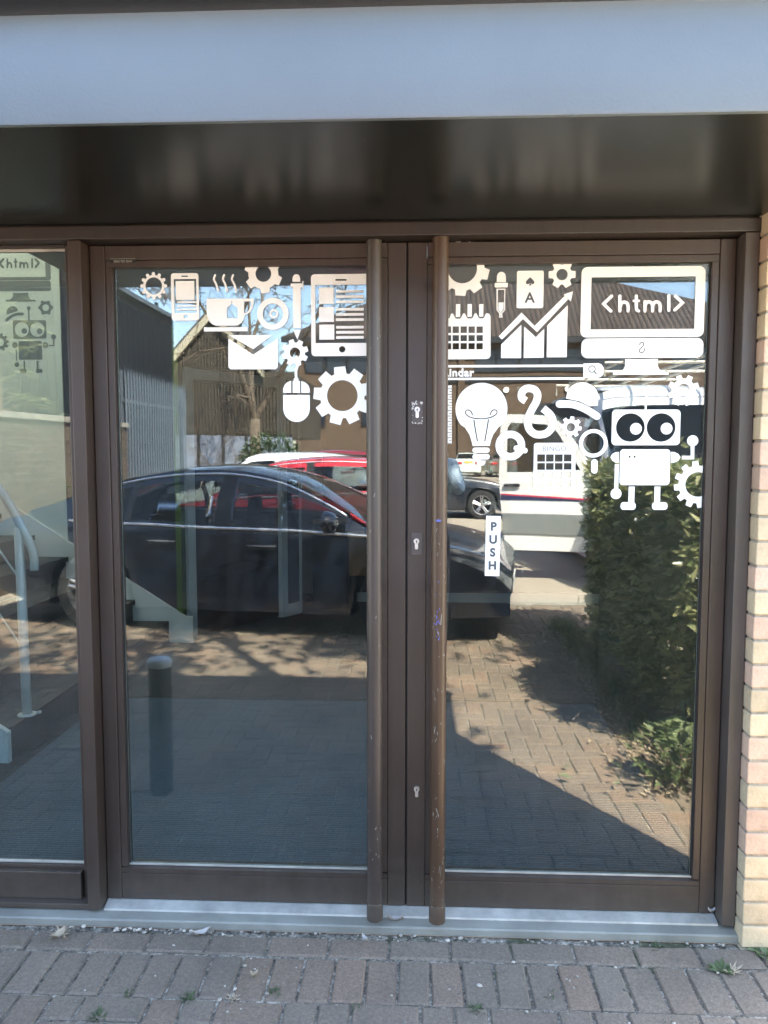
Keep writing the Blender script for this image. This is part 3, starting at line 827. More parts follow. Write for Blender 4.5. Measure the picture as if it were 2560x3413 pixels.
def decal(par, name, shapes, m='vinyl_white', y=YG, label=None):
    """shapes: list of loop lists; every list is one even-odd filled shape"""
    k = MB()
    for i, loops in enumerate(shapes):
        k.poly(loops, lambda a, b, yy=y - 0.00012 * i: (a, yy, b))
    me = bpy.data.meshes.new(name); me.from_pydata(k.v, [], k.f)
    bm = bmesh.new(); bm.from_mesh(me)
    for f in bm.faces:
        if f.normal.y > 0: f.normal_flip()
    bm.to_mesh(me); bm.free()
    o = link(name, me, m, par)
    if label: o['label'] = label
    return o
def text_obj(par, name, s, c, h, m, y, extrude=0.0, spacing=1.0, bold=0.0, xs=1.0):
    cu = bpy.data.curves.new(name, 'FONT'); cu.body = s; cu.align_x = 'CENTER'; cu.align_y = 'CENTER'
    cu.size = h / 0.72; cu.space_character = spacing; cu.offset = bold; cu.extrude = extrude
    t = bpy.data.objects.new('tmp', cu); COL.objects.link(t)
    dg = bpy.context.evaluated_depsgraph_get()
    me = bpy.data.meshes.new_from_object(t.evaluated_get(dg))
    bpy.data.objects.remove(t)
    zs = [v.co.y for v in me.vertices]; xs_ = [v.co.x for v in me.vertices]
    mz = (max(zs) + min(zs)) / 2; mx = (max(xs_) + min(xs_)) / 2
    for v in me.vertices: v.co = Vector((c[0] + (v.co.x - mx) * xs, y - v.co.z, c[1] + v.co.y - mz))
    return link(name, me, m, par)
def spl(p, n=5): return smooth_pts(p, n)

# --- right door
decal(RD, 'gear_sticker', [[gear((0.1354,2.0567), 0.0666, 0.0827, 9, 0.0354, rad(-94)), circle((0.1354,2.0567), 0.0442, 40)]])
drop = [[ [(0.2395,2.0148), (0.2393,2.0310)] + [(0.2406,2.0368), (0.2438,2.0416), (0.2487,2.0448), (0.2527,2.0456), (0.2574,2.0447), (0.2623,2.0414), (0.2654,2.0366), (0.2665,2.0307)] + [(0.2667,2.0146)] ],
        [rr((0.2332,2.0128), (0.2729,1.9989), 0.0023)],
        [[(0.2389,1.9955), (0.2656,1.9953), (0.2652,1.9312), (0.2561,1.9210), (0.2584,1.9091), (0.2469,1.9091), (0.2484,1.9210), (0.2396,1.9314)], [(0.2427,1.9917), (0.2624,1.9915), (0.2622,1.9325), (0.2533,1.9226), (0.2545,1.9123), (0.2504,1.9124), (0.2511,1.9226), (0.2431,1.9327)]],
        [[(0.2448,1.9543), (0.2609,1.9541), (0.2603,1.9339), (0.2528,1.9245), (0.2534,1.9140), (0.2515,1.9140), (0.2517,1.9245), (0.2450,1.9340)]]]
decal(RD, 'dropper_sticker', drop)
c = decal(RD, 'playing_card_sticker', [[rr((0.2997,2.0478), (0.3804,1.9364), 0.0057), circle((0.3398,2.0150), 0.0001, 6)]][:0] + [[rr((0.2997,2.0478), (0.3804,1.9364), 0.0057)]])
sp = spl([(0.3396,2.0286), (0.3487,2.0197), (0.3521,2.0138), (0.3502,2.0084), (0.3454,2.0079), (0.3413,2.0107)], 4) + [(0.3435,2.0037), (0.3367,2.0037)] + spl([(0.3385,2.0107), (0.3340,2.0080), (0.3291,2.0086), (0.3271,2.0140), (0.3305,2.0199), (0.3396,2.0286)], 4)[:-1]
decal(c, 'spade_print', [[sp]], 'vinyl_dark', YG - 0.0006)
text_obj(c, 'letter_print', 'A', (0.3394,1.9682), 0.0306, 'vinyl_dark', YG - 0.0006, bold=0.001)
decal(RD, 'gear_sticker', [[gear((0.4351,2.0354), 0.0295, 0.0414, 6, 0.0232, rad(0)), circle((0.4351,2.0354), 0.0170, 28)]])
cells = []
for x0, x1 in ((-60, -10), (24, 78), (95, 165), (183, 253), (270, 340), (358, 428)):
    pass
cal_out = [(0.0704,1.7844), (0.0697,1.9110), (0.0857,1.9082)] + [(0.0973,1.9081), (0.1005,1.9189), (0.1032,1.9222), (0.1082,1.9221), (0.1115,1.9156), (0.1137,1.9102), (0.1179,1.9069), (0.1289,1.9068), (0.1330,1.9100), (0.1357,1.9160), (0.1389,1.9224), (0.1438,1.9224), (0.1472,1.9159), (0.1494,1.9104), (0.1536,1.9072), (0.1640,1.9071), (0.1686,1.9103), (0.1708,1.9162), (0.1740,1.9224), (0.1789,1.9224), (0.1823,1.9161), (0.1845,1.9107), (0.1884,1.9074), (0.1993,1.9073), (0.2031,1.9106), (0.2055,1.9181), (0.2090,1.9230), (0.2178,1.9207), (0.2217,1.9126), (0.2229,1.7958), (0.2192,1.7877), (0.2110,1.7850)]
cal = [cal_out]
for a0, a1 in (((0.0892,1.8838), (0.1025,1.8641)), ((0.1070,1.8836), (0.1264,1.8639)), ((0.1312,1.8835), (0.1506,1.8638)), ((0.1551,1.8833), (0.1745,1.8636)), ((0.1793,1.8831), (0.1987,1.8634)), ((0.0893,1.8577), (0.1026,1.8396)), ((0.1072,1.8575), (0.1266,1.8395)), ((0.1314,1.8574), (0.1508,1.8393)), ((0.1553,1.8572), (0.1747,1.8391)), ((0.1795,1.8571), (0.1989,1.8390)), ((0.0895,1.8334), (0.1028,1.8148)), ((0.1074,1.8333), (0.1268,1.8147)), ((0.1316,1.8332), (0.1510,1.8145)), ((0.1555,1.8330), (0.1749,1.8144)), ((0.1797,1.8329), (0.1991,1.8142))):
    cal.append(rect(a0, a1))
decal(RD, 'calendar_sticker', [cal] + [[rect(a, b)] for a, b in (((0.0816,1.9494), (0.0945,1.9122)), ((0.1165,1.9505), (0.1296,1.9119)), ((0.1516,1.9502), (0.1650,1.9122)), ((0.1869,1.9499), (0.1998,1.9122)))])
arrow = ribbon([(0.2520,1.8479), (0.3176,1.9140), (0.3590,1.8742), (0.4491,1.9667)], 0.0142, False)
decal(RD, 'chart_sticker', [[arrow], [[(0.4685,1.9859), (0.4402,1.9759), (0.4628,1.9559)]], [[(0.2549,1.8283), (0.3152,1.8870), (0.3157,1.7871), (0.2549,1.7875)]], [[(0.3235,1.8821), (0.3594,1.8499), (0.3843,1.8749), (0.3841,1.7881), (0.3234,1.7876)]], [[(0.3929,1.8843), (0.4535,1.9444), (0.4533,1.7891), (0.3928,1.7889)]]])
sb = decal(RD, 'search_bar_sticker', [[rect((0.0650,1.7670), (0.5053,1.7598))], [rect((0.0652,1.7286), (0.5061,1.7217))], [[(0.5039,1.7700), (0.5505,1.7704), (0.5591,1.7664), (0.5649,1.7573), (0.5663,1.7474), (0.5640,1.7361), (0.5570,1.7296), (0.5500,1.7274), (0.5047,1.7265)]]])
decal(sb, 'magnifier_print', [[circle((0.5302,1.7530), 0.0112), circle((0.5302,1.7530), 0.0082)], [ribbon([(0.5363,1.7467), (0.5433,1.7388)], 0.0038)]], 'vinyl_dark', YG - 0.0006)
text_obj(sb, 'search_word', 'Lindar', (0.1273,1.7445), 0.0244, 'vinyl_white', YG, bold=0.0012, spacing=1.08)
mon = decal(RD, 'monitor_sticker', [[rr((0.4930,2.0569), (0.8610,1.8479), 0.0183), rect((0.5233,2.0263), (0.8324,1.8715))], [rr((0.4971,1.8447), (0.8612,1.7858), 0.0194)],
    [[(0.6292,1.7820), (0.7264,1.7826), (0.7276,1.7606), (0.7326,1.7508), (0.7426,1.7451), (0.7595,1.7430), (0.7603,1.7351), (0.5936,1.7359), (0.5940,1.7430), (0.6132,1.7449), (0.6243,1.7513), (0.6291,1.7611)]]])
decal(mon, 'hook_print', [[ribbon(spl([(0.6718,1.8242), (0.6725,1.8298), (0.6780,1.8326), (0.6829,1.8289), (0.6822,1.8227), (0.6740,1.8138), (0.6699,1.8074), (0.6737,1.8023), (0.6807,1.8022), (0.6854,1.8073), (0.6846,1.8143)], 4), 0.0032)]], 'vinyl_dark', YG - 0.0006)
W_ = 0.0094
decal(mon, 'code_word', [[ribbon([(0.5842,1.9704), (0.5608,1.9475), (0.5832,1.9261)], W_)], [ribbon([(0.6088,1.9702), (0.6098,1.9262)], W_)], [ribbon(spl([(0.6109,1.9401), (0.6146,1.9496), (0.6224,1.9523), (0.6303,1.9489), (0.6339,1.9399), (0.6342,1.9260)], 4), W_)],
    [ribbon(spl([(0.6578,1.9698), (0.6586,1.9375), (0.6605,1.9286), (0.6656,1.9257)], 4), W_)], [ribbon([(0.6509,1.9557), (0.6657,1.9555)], W_ * .8)],
    [ribbon([(0.6839,1.9534), (0.6846,1.9256)], W_)], [ribbon(spl([(0.6848,1.9415), (0.6885,1.9501), (0.6951,1.9522), (0.7024,1.9494), (0.7066,1.9410), (0.7070,1.9254)], 4), W_)], [ribbon(spl([(0.7077,1.9413), (0.7114,1.9499), (0.7180,1.9520), (0.7253,1.9492), (0.7289,1.9408), (0.7293,1.9252)], 4), W_)],
    [ribbon([(0.7540,1.9700), (0.7552,1.9267)], W_)], [ribbon([(0.7727,1.9693), (0.7950,1.9489), (0.7728,1.9277)], W_)]])
# bulb
a = [(0.1960,1.7113)]
bulb = [((0.1967,1.6338)[0] + 0.0793 * cos(rad(t)), (0.1967,1.6338)[1] + 0.0793 * sin(rad(t))) for t in range(-38, 219, 8)]
bulb += [(0.1465,1.5773), (0.1611,1.5551), (0.1671,1.5370), (0.1714,1.5204), (0.2233,1.5209), (0.2272,1.5384), (0.2340,1.5564), (0.2503,1.5785)]
fil = [ribbon(spl([(0.1740,1.6007), (0.1784,1.5730), (0.1857,1.5342)], 3), 0.0040, False), ribbon(spl([(0.2188,1.6020), (0.2144,1.5730), (0.2079,1.5342)], 3), 0.0040, False),
       ribbon(spl([(0.1701,1.6140), (0.1655,1.6250), (0.1566,1.6306), (0.1489,1.6270), (0.1504,1.6173), (0.1657,1.6074), (0.1967,1.6034), (0.2265,1.6083), (0.2430,1.6185), (0.2434,1.6281), (0.2359,1.6309), (0.2277,1.6260), (0.2229,1.6138)], 4), 0.0037, False)]
decal(RD, 'light_bulb_sticker', [[bulb] + fil, [rr((0.1706,1.5154), (0.2235,1.4995), 0.0079)], [rr((0.1708,1.4954), (0.2237,1.4792), 0.0079)], [[(0.1829,1.4753), (0.2107,1.4753), (0.2099,1.4675), (0.2053,1.4614), (0.1970,1.4597), (0.1892,1.4614), (0.1841,1.4675)]]])
decal(RD, 'infinity_loop_sticker', [[ribbon(spl([(0.3320,1.6576), (0.3201,1.6664), (0.3188,1.6801), (0.3274,1.6924), (0.3425,1.6959), (0.3590,1.6904), (0.3672,1.6758), (0.3636,1.6553), (0.3516,1.6333), (0.3417,1.6114), (0.3384,1.5921), (0.3442,1.5714), (0.3596,1.5576), (0.3775,1.5548), (0.3967,1.5595), (0.4116,1.5754), (0.4148,1.5947), (0.4068,1.6153), (0.3845,1.6346)], 4), 0.0227, False)]])
decal(RD, 'letter_q_sticker', [[circle((0.2864,1.5217), 0.0453, 40), circle((0.2864,1.5217), 0.0232, 32)], [ribbon([(0.3050,1.5134), (0.3308,1.5064)], 0.0176)]])
ticks = [[(0.0736,1.7057), (0.1054,1.7056), (0.1066,1.5274), (0.0746,1.5274)]]
TK = [(0.1055,1.6952), (0.1066,1.5293)]
for i in range(21):
    z = lerp(TK[0][1], TK[1][1], i / 20); x1 = (0.1057,1.6174)[0]; l_ = 0.0142 if i % 2 == 0 else 0.0076
    ticks.append(rect((x1 - l_, z - 0.0011), (x1 - 0.0003, z + 0.0011)))
decal(RD, 'ruler_sticker', [ticks])
bg = [rr((0.3586,1.5297), (0.4858,1.3884), 0.0085)]
for a0, a1 in (((0.3688,1.4948), (0.3931,1.4720)), ((0.3958,1.4948), (0.4196,1.4720)), ((0.4225,1.4947), (0.4469,1.4720)), ((0.4500,1.4947), (0.4738,1.4726)), ((0.3692,1.4681), (0.3935,1.4467)), ((0.3962,1.4681), (0.4200,1.4470)), ((0.4230,1.4681), (0.4473,1.4473)), ((0.4505,1.4681), (0.4743,1.4476)),
               ((0.3695,1.4426), (0.3926,1.4203)), ((0.3966,1.4426), (0.4182,1.4203)), ((0.4226,1.4426), (0.4458,1.4209)), ((0.4501,1.4432), (0.4734,1.4215)), ((0.3700,1.4153), (0.3930,1.3930)), ((0.3971,1.4153), (0.4187,1.3936)), ((0.4230,1.4159), (0.4463,1.3942)), ((0.4506,1.4165), (0.4739,1.3948))):
    bg.append(rect(a0, a1))
bc = decal(RD, 'bingo_card_sticker', [bg])
text_obj(bc, 'bingo_word', 'BINGO', (0.4211,1.5119), 0.0153, 'vinyl_dark', YG - 0.0006, spacing=1.15)
decal(RD, 'gear_sticker', [[gear((0.4697,1.5775), 0.0244, 0.0334, 8, 0.0130, rad(82)), circle((0.4697,1.5775), 0.0130, 24)]])
decal(RD, 'hat_sticker', [[ribbon(spl([(0.4337,1.6479), (0.4734,1.6467), (0.5119,1.6329), (0.5479,1.6109)], 5), 0.0221)], [spl([(0.4539,1.6646), (0.4603,1.6905), (0.4804,1.7090), (0.5103,1.7127), (0.5379,1.6984), (0.5506,1.6738), (0.5494,1.6424)], 5) + [(0.5254,1.6411), (0.4951,1.6562)]]])
decal(RD, 'magnifying_glass_sticker', [[circle((0.5391,1.5283), 0.0433, 40), circle((0.5391,1.5283), 0.0318, 36)], [rr((0.5338,1.4795), (0.5533,1.4360), 0.0094)]])
decal(RD, 'gear_sticker', [[gear((0.8060,1.6879), 0.0348, 0.0477, 8, 0.0183, rad(20)), circle((0.8060,1.6879), 0.0200, 28)]])
rob = [[rr((0.5937,1.6305), (0.7995,1.5224), 0.0124), circle((0.6497,1.5762), 0.0433, 40), circle((0.6667,1.5725), 0.0177, 28), circle((0.7421,1.5761), 0.0433, 40), circle((0.7586,1.5729), 0.0177, 28)],
       [rect((0.6916,1.6305), (0.6971,1.6776))], [circle((0.6935,1.6861), 0.0118, 24)],
       [rr((0.6206,1.5102), (0.7719,1.4005), 0.0106), circle((0.6495,1.4872), 0.0035, 12), circle((0.6646,1.4872), 0.0035, 12)],
       [[(0.6168,1.5021), (0.6060,1.5010), (0.5967,1.4953), (0.5912,1.4858), (0.5972,1.4757), (0.6067,1.4700), (0.6175,1.4688)]], [[(0.7735,1.5021), (0.7846,1.5015), (0.7960,1.4958), (0.8028,1.4858), (0.7966,1.4752), (0.7855,1.4700), (0.7745,1.4689)]],
       [rect((0.6054,1.4642), (0.6171,1.3881))], [circle((0.6109,1.3742), 0.0165, 28)], [[(0.8067,1.4901), (0.8329,1.4901), (0.8320,1.5215), (0.8433,1.5215), (0.8437,1.4795), (0.8070,1.4795)]], [circle((0.8378,1.5358), 0.0168, 28)],
       [rect((0.6489,1.3960), (0.6666,1.3477))], [rr((0.6257,1.3482), (0.6714,1.3246), 0.0094)], [rect((0.7271,1.3961), (0.7443,1.3479))], [rr((0.7207,1.3484), (0.7674,1.3248), 0.0094)]]
ro = decal(RD, 'robot_sticker', rob)
gr0 = (0.6979,1.4938); gr1 = (0.7459,1.4795)
decal(ro, 'grille_print', [[rect((lerp(gr0[0], gr1[0], i / 8) - .0012, lerp(gr0[1], gr1[1], j / 3) - .0012), (lerp(gr0[0], gr1[0], i / 8) + .0012, lerp(gr0[1], gr1[1], j / 3) + .0012))] for i in range(9) for j in range(4)], 'sill_grey', YG - 0.002)
decal(RD, 'gear_sticker', [[gear((0.8573,1.4029), 0.0577, 0.0722, 12, 0.0206, rad(8)), circle((0.8573,1.4029), 0.0377, 40)]])
# PUSH plate
ps = [(0.2147,1.3046), (0.2597,1.3038), (0.2571,1.1161), (0.2120,1.1169)]
k = MB(); k.prism(ps, lambda a, b: (a, 0.0165, b), (0, 0.003, 0))
pp = k.build('push_sign', 'plastic_white', RD)
for ch, c_ in (('P', (0.2384,1.2719)), ('U', (0.2368,1.2310)), ('S', (0.2358,1.1908)), ('H', (0.2353,1.1500))):
    text_obj(pp, 'letter', ch, c_, 0.0256, 'vinyl_dark', 0.0160, bold=0.0016)

# --- left door
g0 = (-0.8143,2.0131)
decal(LD, 'gear_sticker', [[circle(g0, 0.0332, 48), circle(g0, 0.0259, 40)]] + [[circle((g0[0] + 0.0366 * cos(rad(90 + 30 * i)), g0[1] + 0.0366 * sin(rad(90 + 30 * i))), 0.0055, 14)] for i in range(12)])
decal(LD, 'phone_sticker', [[rr((-0.7602,2.0508), (-0.6742,1.9071), 0.0090), rr((-0.7274,2.0435), (-0.7069,2.0395), 0.0020), rect((-0.7512,2.0332), (-0.6817,1.9303)), circle((-0.7162,1.9197), 0.0062, 20)], [rect((-0.7458,2.0273), (-0.6874,1.9695))], [rr((-0.7427,1.9656), (-0.6816,1.9603), 0.0022)], [rr((-0.7429,1.9540), (-0.6813,1.9492), 0.0022)], [rr((-0.7432,1.9429), (-0.6815,1.9381), 0.0022)]])
cup = [(-0.6501,1.9735), (-0.5034,1.9722), (-0.5038,1.9602), (-0.5070,1.9458), (-0.5151,1.9319), (-0.5238,1.9255), (-0.5320,1.9224), (-0.5357,1.9099), (-0.5428,1.8991), (-0.5540,1.8919), (-0.5677,1.8908), (-0.6223,1.8912), (-0.6334,1.8949), (-0.6431,1.9046), (-0.6486,1.9180), (-0.6504,1.9301)]
decal(LD, 'coffee_cup_sticker', [[cup, [(-0.5339,1.9641), (-0.5117,1.9639), (-0.5124,1.9507), (-0.5187,1.9375), (-0.5275,1.9296), (-0.5339,1.9292)], [(-0.5871,1.9453), (-0.5728,1.9565), (-0.5727,1.9656), (-0.5705,1.9656), (-0.5706,1.9565), (-0.5545,1.9450), (-0.5537,1.9134), (-0.5871,1.9137)]], [rect((-0.6597,1.8859), (-0.5233,1.8735))]]
      + [[ribbon(spl([a, b, c_, d], 4), 0.0060)] for a, b, c_, d in (((-0.6221,2.0441), (-0.6263,2.0315), (-0.6196,2.0165), (-0.6130,1.9960)), ((-0.5944,2.0439), (-0.5981,2.0312), (-0.5914,2.0163), (-0.5858,1.9958)), ((-0.5663,2.0436), (-0.5704,2.0309), (-0.5633,2.0160), (-0.5572,1.9943)))])
decal(LD, 'gear_sticker', [[gear((-0.4730,2.0467), 0.0464, 0.0593, 6, 0.0294, rad(-84)), circle((-0.4730,2.0467), 0.0242, 32)]])
decal(LD, 'pencil_sticker', [[[(-0.3834,2.0219), (-0.3833,2.0322), (-0.3807,2.0393), (-0.3753,2.0438), (-0.3709,2.0445), (-0.3655,2.0432), (-0.3612,2.0384), (-0.3595,2.0320), (-0.3596,2.0217)]], [rect((-0.3891,2.0167), (-0.3531,2.0054))], [rect((-0.3527,2.0240), (-0.3498,1.9972))], [rect((-0.3820,2.0057), (-0.3581,1.8820))], [[(-0.3823,1.8764), (-0.3591,1.8763), (-0.3693,1.8459)]]])
tab = [[rr((-0.3264,2.0436), (-0.1293,1.7962), 0.0115), rr((-0.2512,2.0285), (-0.2171,2.0234), 0.0022), rect((-0.3134,2.0112), (-0.1390,1.8360)), circle((-0.2314,1.8168), 0.0097, 24)], [rect((-0.3017,2.0035), (-0.2565,1.9540))], [rect((-0.3021,1.9453), (-0.2563,1.8998))], [rect((-0.3017,1.8918), (-0.2554,1.8464))]]
for a, b in (((-0.2497,1.9951), (-0.1643,1.9879)), ((-0.2498,1.9796), (-0.1644,1.9717)), ((-0.2498,1.9640), (-0.1644,1.9561)), ((-0.2500,1.9413), (-0.1645,1.9334)), ((-0.2500,1.9260), (-0.1645,1.9179)), ((-0.2501,1.9104), (-0.1645,1.9023)), ((-0.2495,1.8873), (-0.1646,1.8792)), ((-0.2496,1.8721), (-0.1646,1.8638)), ((-0.2497,1.8567), (-0.1647,1.8484))):
    tab.append([rect(a, b)])
decal(LD, 'tablet_sticker', tab)
decal(LD, 'disc_sticker', [[circle((-0.4449,1.9256), 0.0486, 48), circle((-0.4449,1.9256), 0.0314, 40)], [circle((-0.4417,1.9255), 0.0140, 28), circle((-0.4417,1.9255), 0.0075, 20)]])
env = [(-0.5842,1.8520), (-0.5073,1.8021), (-0.4301,1.8510), (-0.4311,1.7632), (-0.4377,1.7569), (-0.5792,1.7575), (-0.5856,1.7640)]
decal(LD, 'envelope_sticker', [[env], [[(-0.5831,1.8621), (-0.4468,1.8612), (-0.5071,1.8186)]]])
decal(LD, 'gear_sticker', [[gear((-0.3775,1.8069), 0.0315, 0.042, 8, 0.018, 0.3), circle((-0.3775,1.8069), 0.016, 24)]])
decal(LD, 'computer_mouse_sticker', [[[(-0.4156,1.6846), (-0.4151,1.6982), (-0.4108,1.7086), (-0.4023,1.7170), (-0.3898,1.7215), (-0.3901,1.6845)]], [[(-0.3854,1.7215), (-0.3626,1.7214), (-0.3624,1.6844), (-0.3857,1.6845)]], [[(-0.3586,1.7210), (-0.3468,1.7168), (-0.3373,1.7083), (-0.3330,1.6979), (-0.3325,1.6843), (-0.3589,1.6844)]],
      [[(-0.4153,1.6782), (-0.3326,1.6779)] + [((-0.3743,1.6366)[0] + 0.0416 * cos(rad(t)), (-0.3743,1.6366)[1] + 0.0416 * sin(rad(t))) for t in range(0, -181, -10)]], [rect((-0.3815,1.7290), (-0.3674,1.7216))], [ribbon(spl([(-0.3742,1.7289), (-0.3744,1.7526), (-0.3693,1.7714), (-0.3758,1.7883), (-0.3709,1.7976)], 4), 0.0081, False)]])
decal(LD, 'gear_sticker', [[gear((-0.2316,1.6753), 0.0690, 0.0905, 9, 0.0385, rad(95), .9), circle((-0.2316,1.6753), 0.0474, 48)]])
nb_ = decal(LD, 'phone_number_label', [[rect((-0.942, 2.0795), (-0.862, 2.0925))]], 'black', -0.0004)
text_obj(nb_, 'phone_number', '0800 955 0544', (-0.902, 2.0835), 0.0068, 'sill_grey', -0.0008, bold=0.0002)
decal(nb_, 'rule_line', [[rect((-0.941, 2.0905), (-0.863, 2.0918))]], 'sill_grey', -0.0008)

# --- dark motifs printed on the pale stair wall
YP = 3.4835
wm = decal(pale, 'monitor_motif', [[rr((-3.5247,3.0830), (-2.7875,2.8075), 0.0174), rect((-3.4909,3.0460), (-2.8277,2.8333))], [rr((-3.5371,2.8046), (-2.7891,2.7273), 0.0174)], [[(-3.0852,2.7153), (-2.9661,2.7142), (-2.9654,2.6848), (-2.9514,2.6648), (-2.9103,2.6605), (-2.9095,2.6492), (-3.1455,2.6512), (-3.1439,2.6625), (-3.1059,2.6679), (-3.0875,2.6859)]]], 'vinyl_dark', YP)
mat('motif_grey', (0.16, 0.185, 0.18), 0.7, 0, 0.05, 3)
def jr(*p): return list(p)
Wj = 0.0174
motifs = [('code_motif', [[ribbon([(-3.1508,2.9679), (-3.1815,2.9367), (-3.1573,2.9082)], Wj)], [ribbon([(-3.1196,2.9676), (-3.1220,2.9067)], Wj * .8)], [ribbon(spl([(-3.1182,2.9264), (-3.1089,2.9393), (-3.0972,2.9375), (-3.0901,2.9233), (-3.0908,2.9064)], 3), Wj * .8)], [ribbon([(-3.0567,2.9669), (-3.0572,2.9072)], Wj * .8)], [ribbon([(-3.0674,2.9467), (-3.0439,2.9465)], Wj * .6)], [ribbon([(-3.0206,2.9423), (-3.0219,2.9057)], Wj * .8)], [ribbon(spl([(-3.0193,2.9282), (-3.0071,2.9393), (-2.9945,2.9308), (-2.9925,2.9054)], 3), Wj * .8)], [ribbon(spl([(-2.9899,2.9279), (-2.9778,2.9390), (-2.9652,2.9305), (-2.9632,2.9051)], 3), Wj * .8)], [ribbon([(-2.9268,2.9677), (-2.9291,2.9047)], Wj * .8)], [ribbon([(-2.9011,2.9652), (-2.8757,2.9368), (-2.9015,2.9056)], Wj)]]),
    ('hook_motif', [[ribbon(spl([(-3.0371,2.7692), (-3.0344,2.7788), (-3.0261,2.7804), (-3.0204,2.7736), (-3.0243,2.7646), (-3.0377,2.7534), (-3.0381,2.7432), (-3.0276,2.7408), (-3.0190,2.7487), (-3.0175,2.7589)], 3), 0.0052)]]),
    ('gear_motif', [[gear((-2.8352,2.6026), 0.0475, 0.0591, 6, 0.0255, 0), circle((-2.8352,2.6026), 0.0255, 24)]]),
    ('hat_motif', [[spl([(-3.1417,2.5528), (-3.1399,2.5841), (-3.1128,2.6112), (-3.0802,2.6143), (-3.0572,2.5976), (-3.0513,2.5805)], 3)], [ribbon(spl([(-3.1433,2.5112), (-3.1038,2.5394), (-3.0618,2.5550), (-3.0174,2.5569)], 4), 0.0220)]]),
    ('robot_motif', [[rr((-3.0954,2.5097), (-2.8351,2.3699), 0.0151), circle((-3.0271,2.4397), 0.0557, 32), circle((-3.0086,2.4281), 0.0220, 20), circle((-2.9059,2.4388), 0.0557, 32), circle((-2.8880,2.4261), 0.0220, 20)], [rect((-2.9737,2.5088), (-2.9626,2.5855))], [circle((-2.9674,2.5997), 0.0157, 18)], [rr((-3.0576,2.3519), (-2.8732,2.2111), 0.0128)], [circle((-3.0849,2.3218), 0.0220, 20)], [circle((-2.8469,2.3203), 0.0232, 20)],
        [rect((-3.0801,2.2914), (-3.0716,2.2018))], [circle((-3.0750,2.1749), 0.0191, 20)], [[(-2.8190,2.3224), (-2.7877,2.3222), (-2.7863,2.3650), (-2.7756,2.3649), (-2.7762,2.3124), (-2.8194,2.3127)]], [circle((-2.7809,2.3827), 0.0197, 20)], [rect((-3.0229,2.2033), (-3.0092,2.1400))], [rr((-3.0526,2.1402), (-3.0014,2.1112), 0.0104)], [rect((-2.9209,2.2028), (-2.9066,2.1395))], [rr((-2.9279,2.1396), (-2.8756,2.1106), 0.0104)]]),
    ('gear_motif', [[gear((-3.2003,2.3448), 0.0533, 0.0684, 10, 0.0209, 0.1), circle((-3.2003,2.3448), 0.0301, 24)]])]
wm.data.materials[0] = MATS['motif_grey']
for n_, sh in motifs: decal(pale, n_, sh, 'motif_grey', YP)
# ------------------------------------------------------------------ cars
mat('tyre', (0.018, 0.018, 0.019), 0.8, 0, 0.2, 30)
mat('alloy', (0.55, 0.56, 0.57), 0.28, 0.9, 0.05, 10)
mat('alloy_dark', (0.10, 0.10, 0.105), 0.3, 0.8, 0.05, 10)
mat('chrome', (0.88, 0.89, 0.90), 0.38, 0.9, 0.02, 10)
mat('trim_black', (0.012, 0.012, 0.013), 0.4, 0, 0.1, 10)
mat('car_interior', (0.02, 0.02, 0.022), 0.8, 0, 0.2, 8)
mat('lamp_clear', (0.32, 0.35, 0.38), 0.15, 0.4, 0.2, 30)
mat_glass('van_glass', 1.5, (0.25, 0.28, 0.30))
mat('lamp_red', (0.45, 0.02, 0.02), 0.2, 0, 0.1, 10)
mat('plate_yellow', (0.62, 0.48, 0.06), 0.5, 0, 0.05, 10)
mat_glass('car_glass', 1.5, (0.36, 0.40, 0.40))
for n_, c_ in (('car_black', (0.005, 0.008, 0.016)), ('car_red', (0.46, 0.012, 0.022)), ('car_white', (0.72, 0.73, 0.72)), ('car_navy', (0.02, 0.024, 0.032)), ('car_maroon', (0.16, 0.008, 0.016)), ('car_beige', (0.30, 0.26, 0.20)), ('car_mint', (0.62, 0.68, 0.62)), ('car_brown', (0.10, 0.085, 0.07)), ('van_white', (0.78, 0.78, 0.76))):
    mat(n_, c_, 0.32, 0, 0.03, 3, coat=1.0)

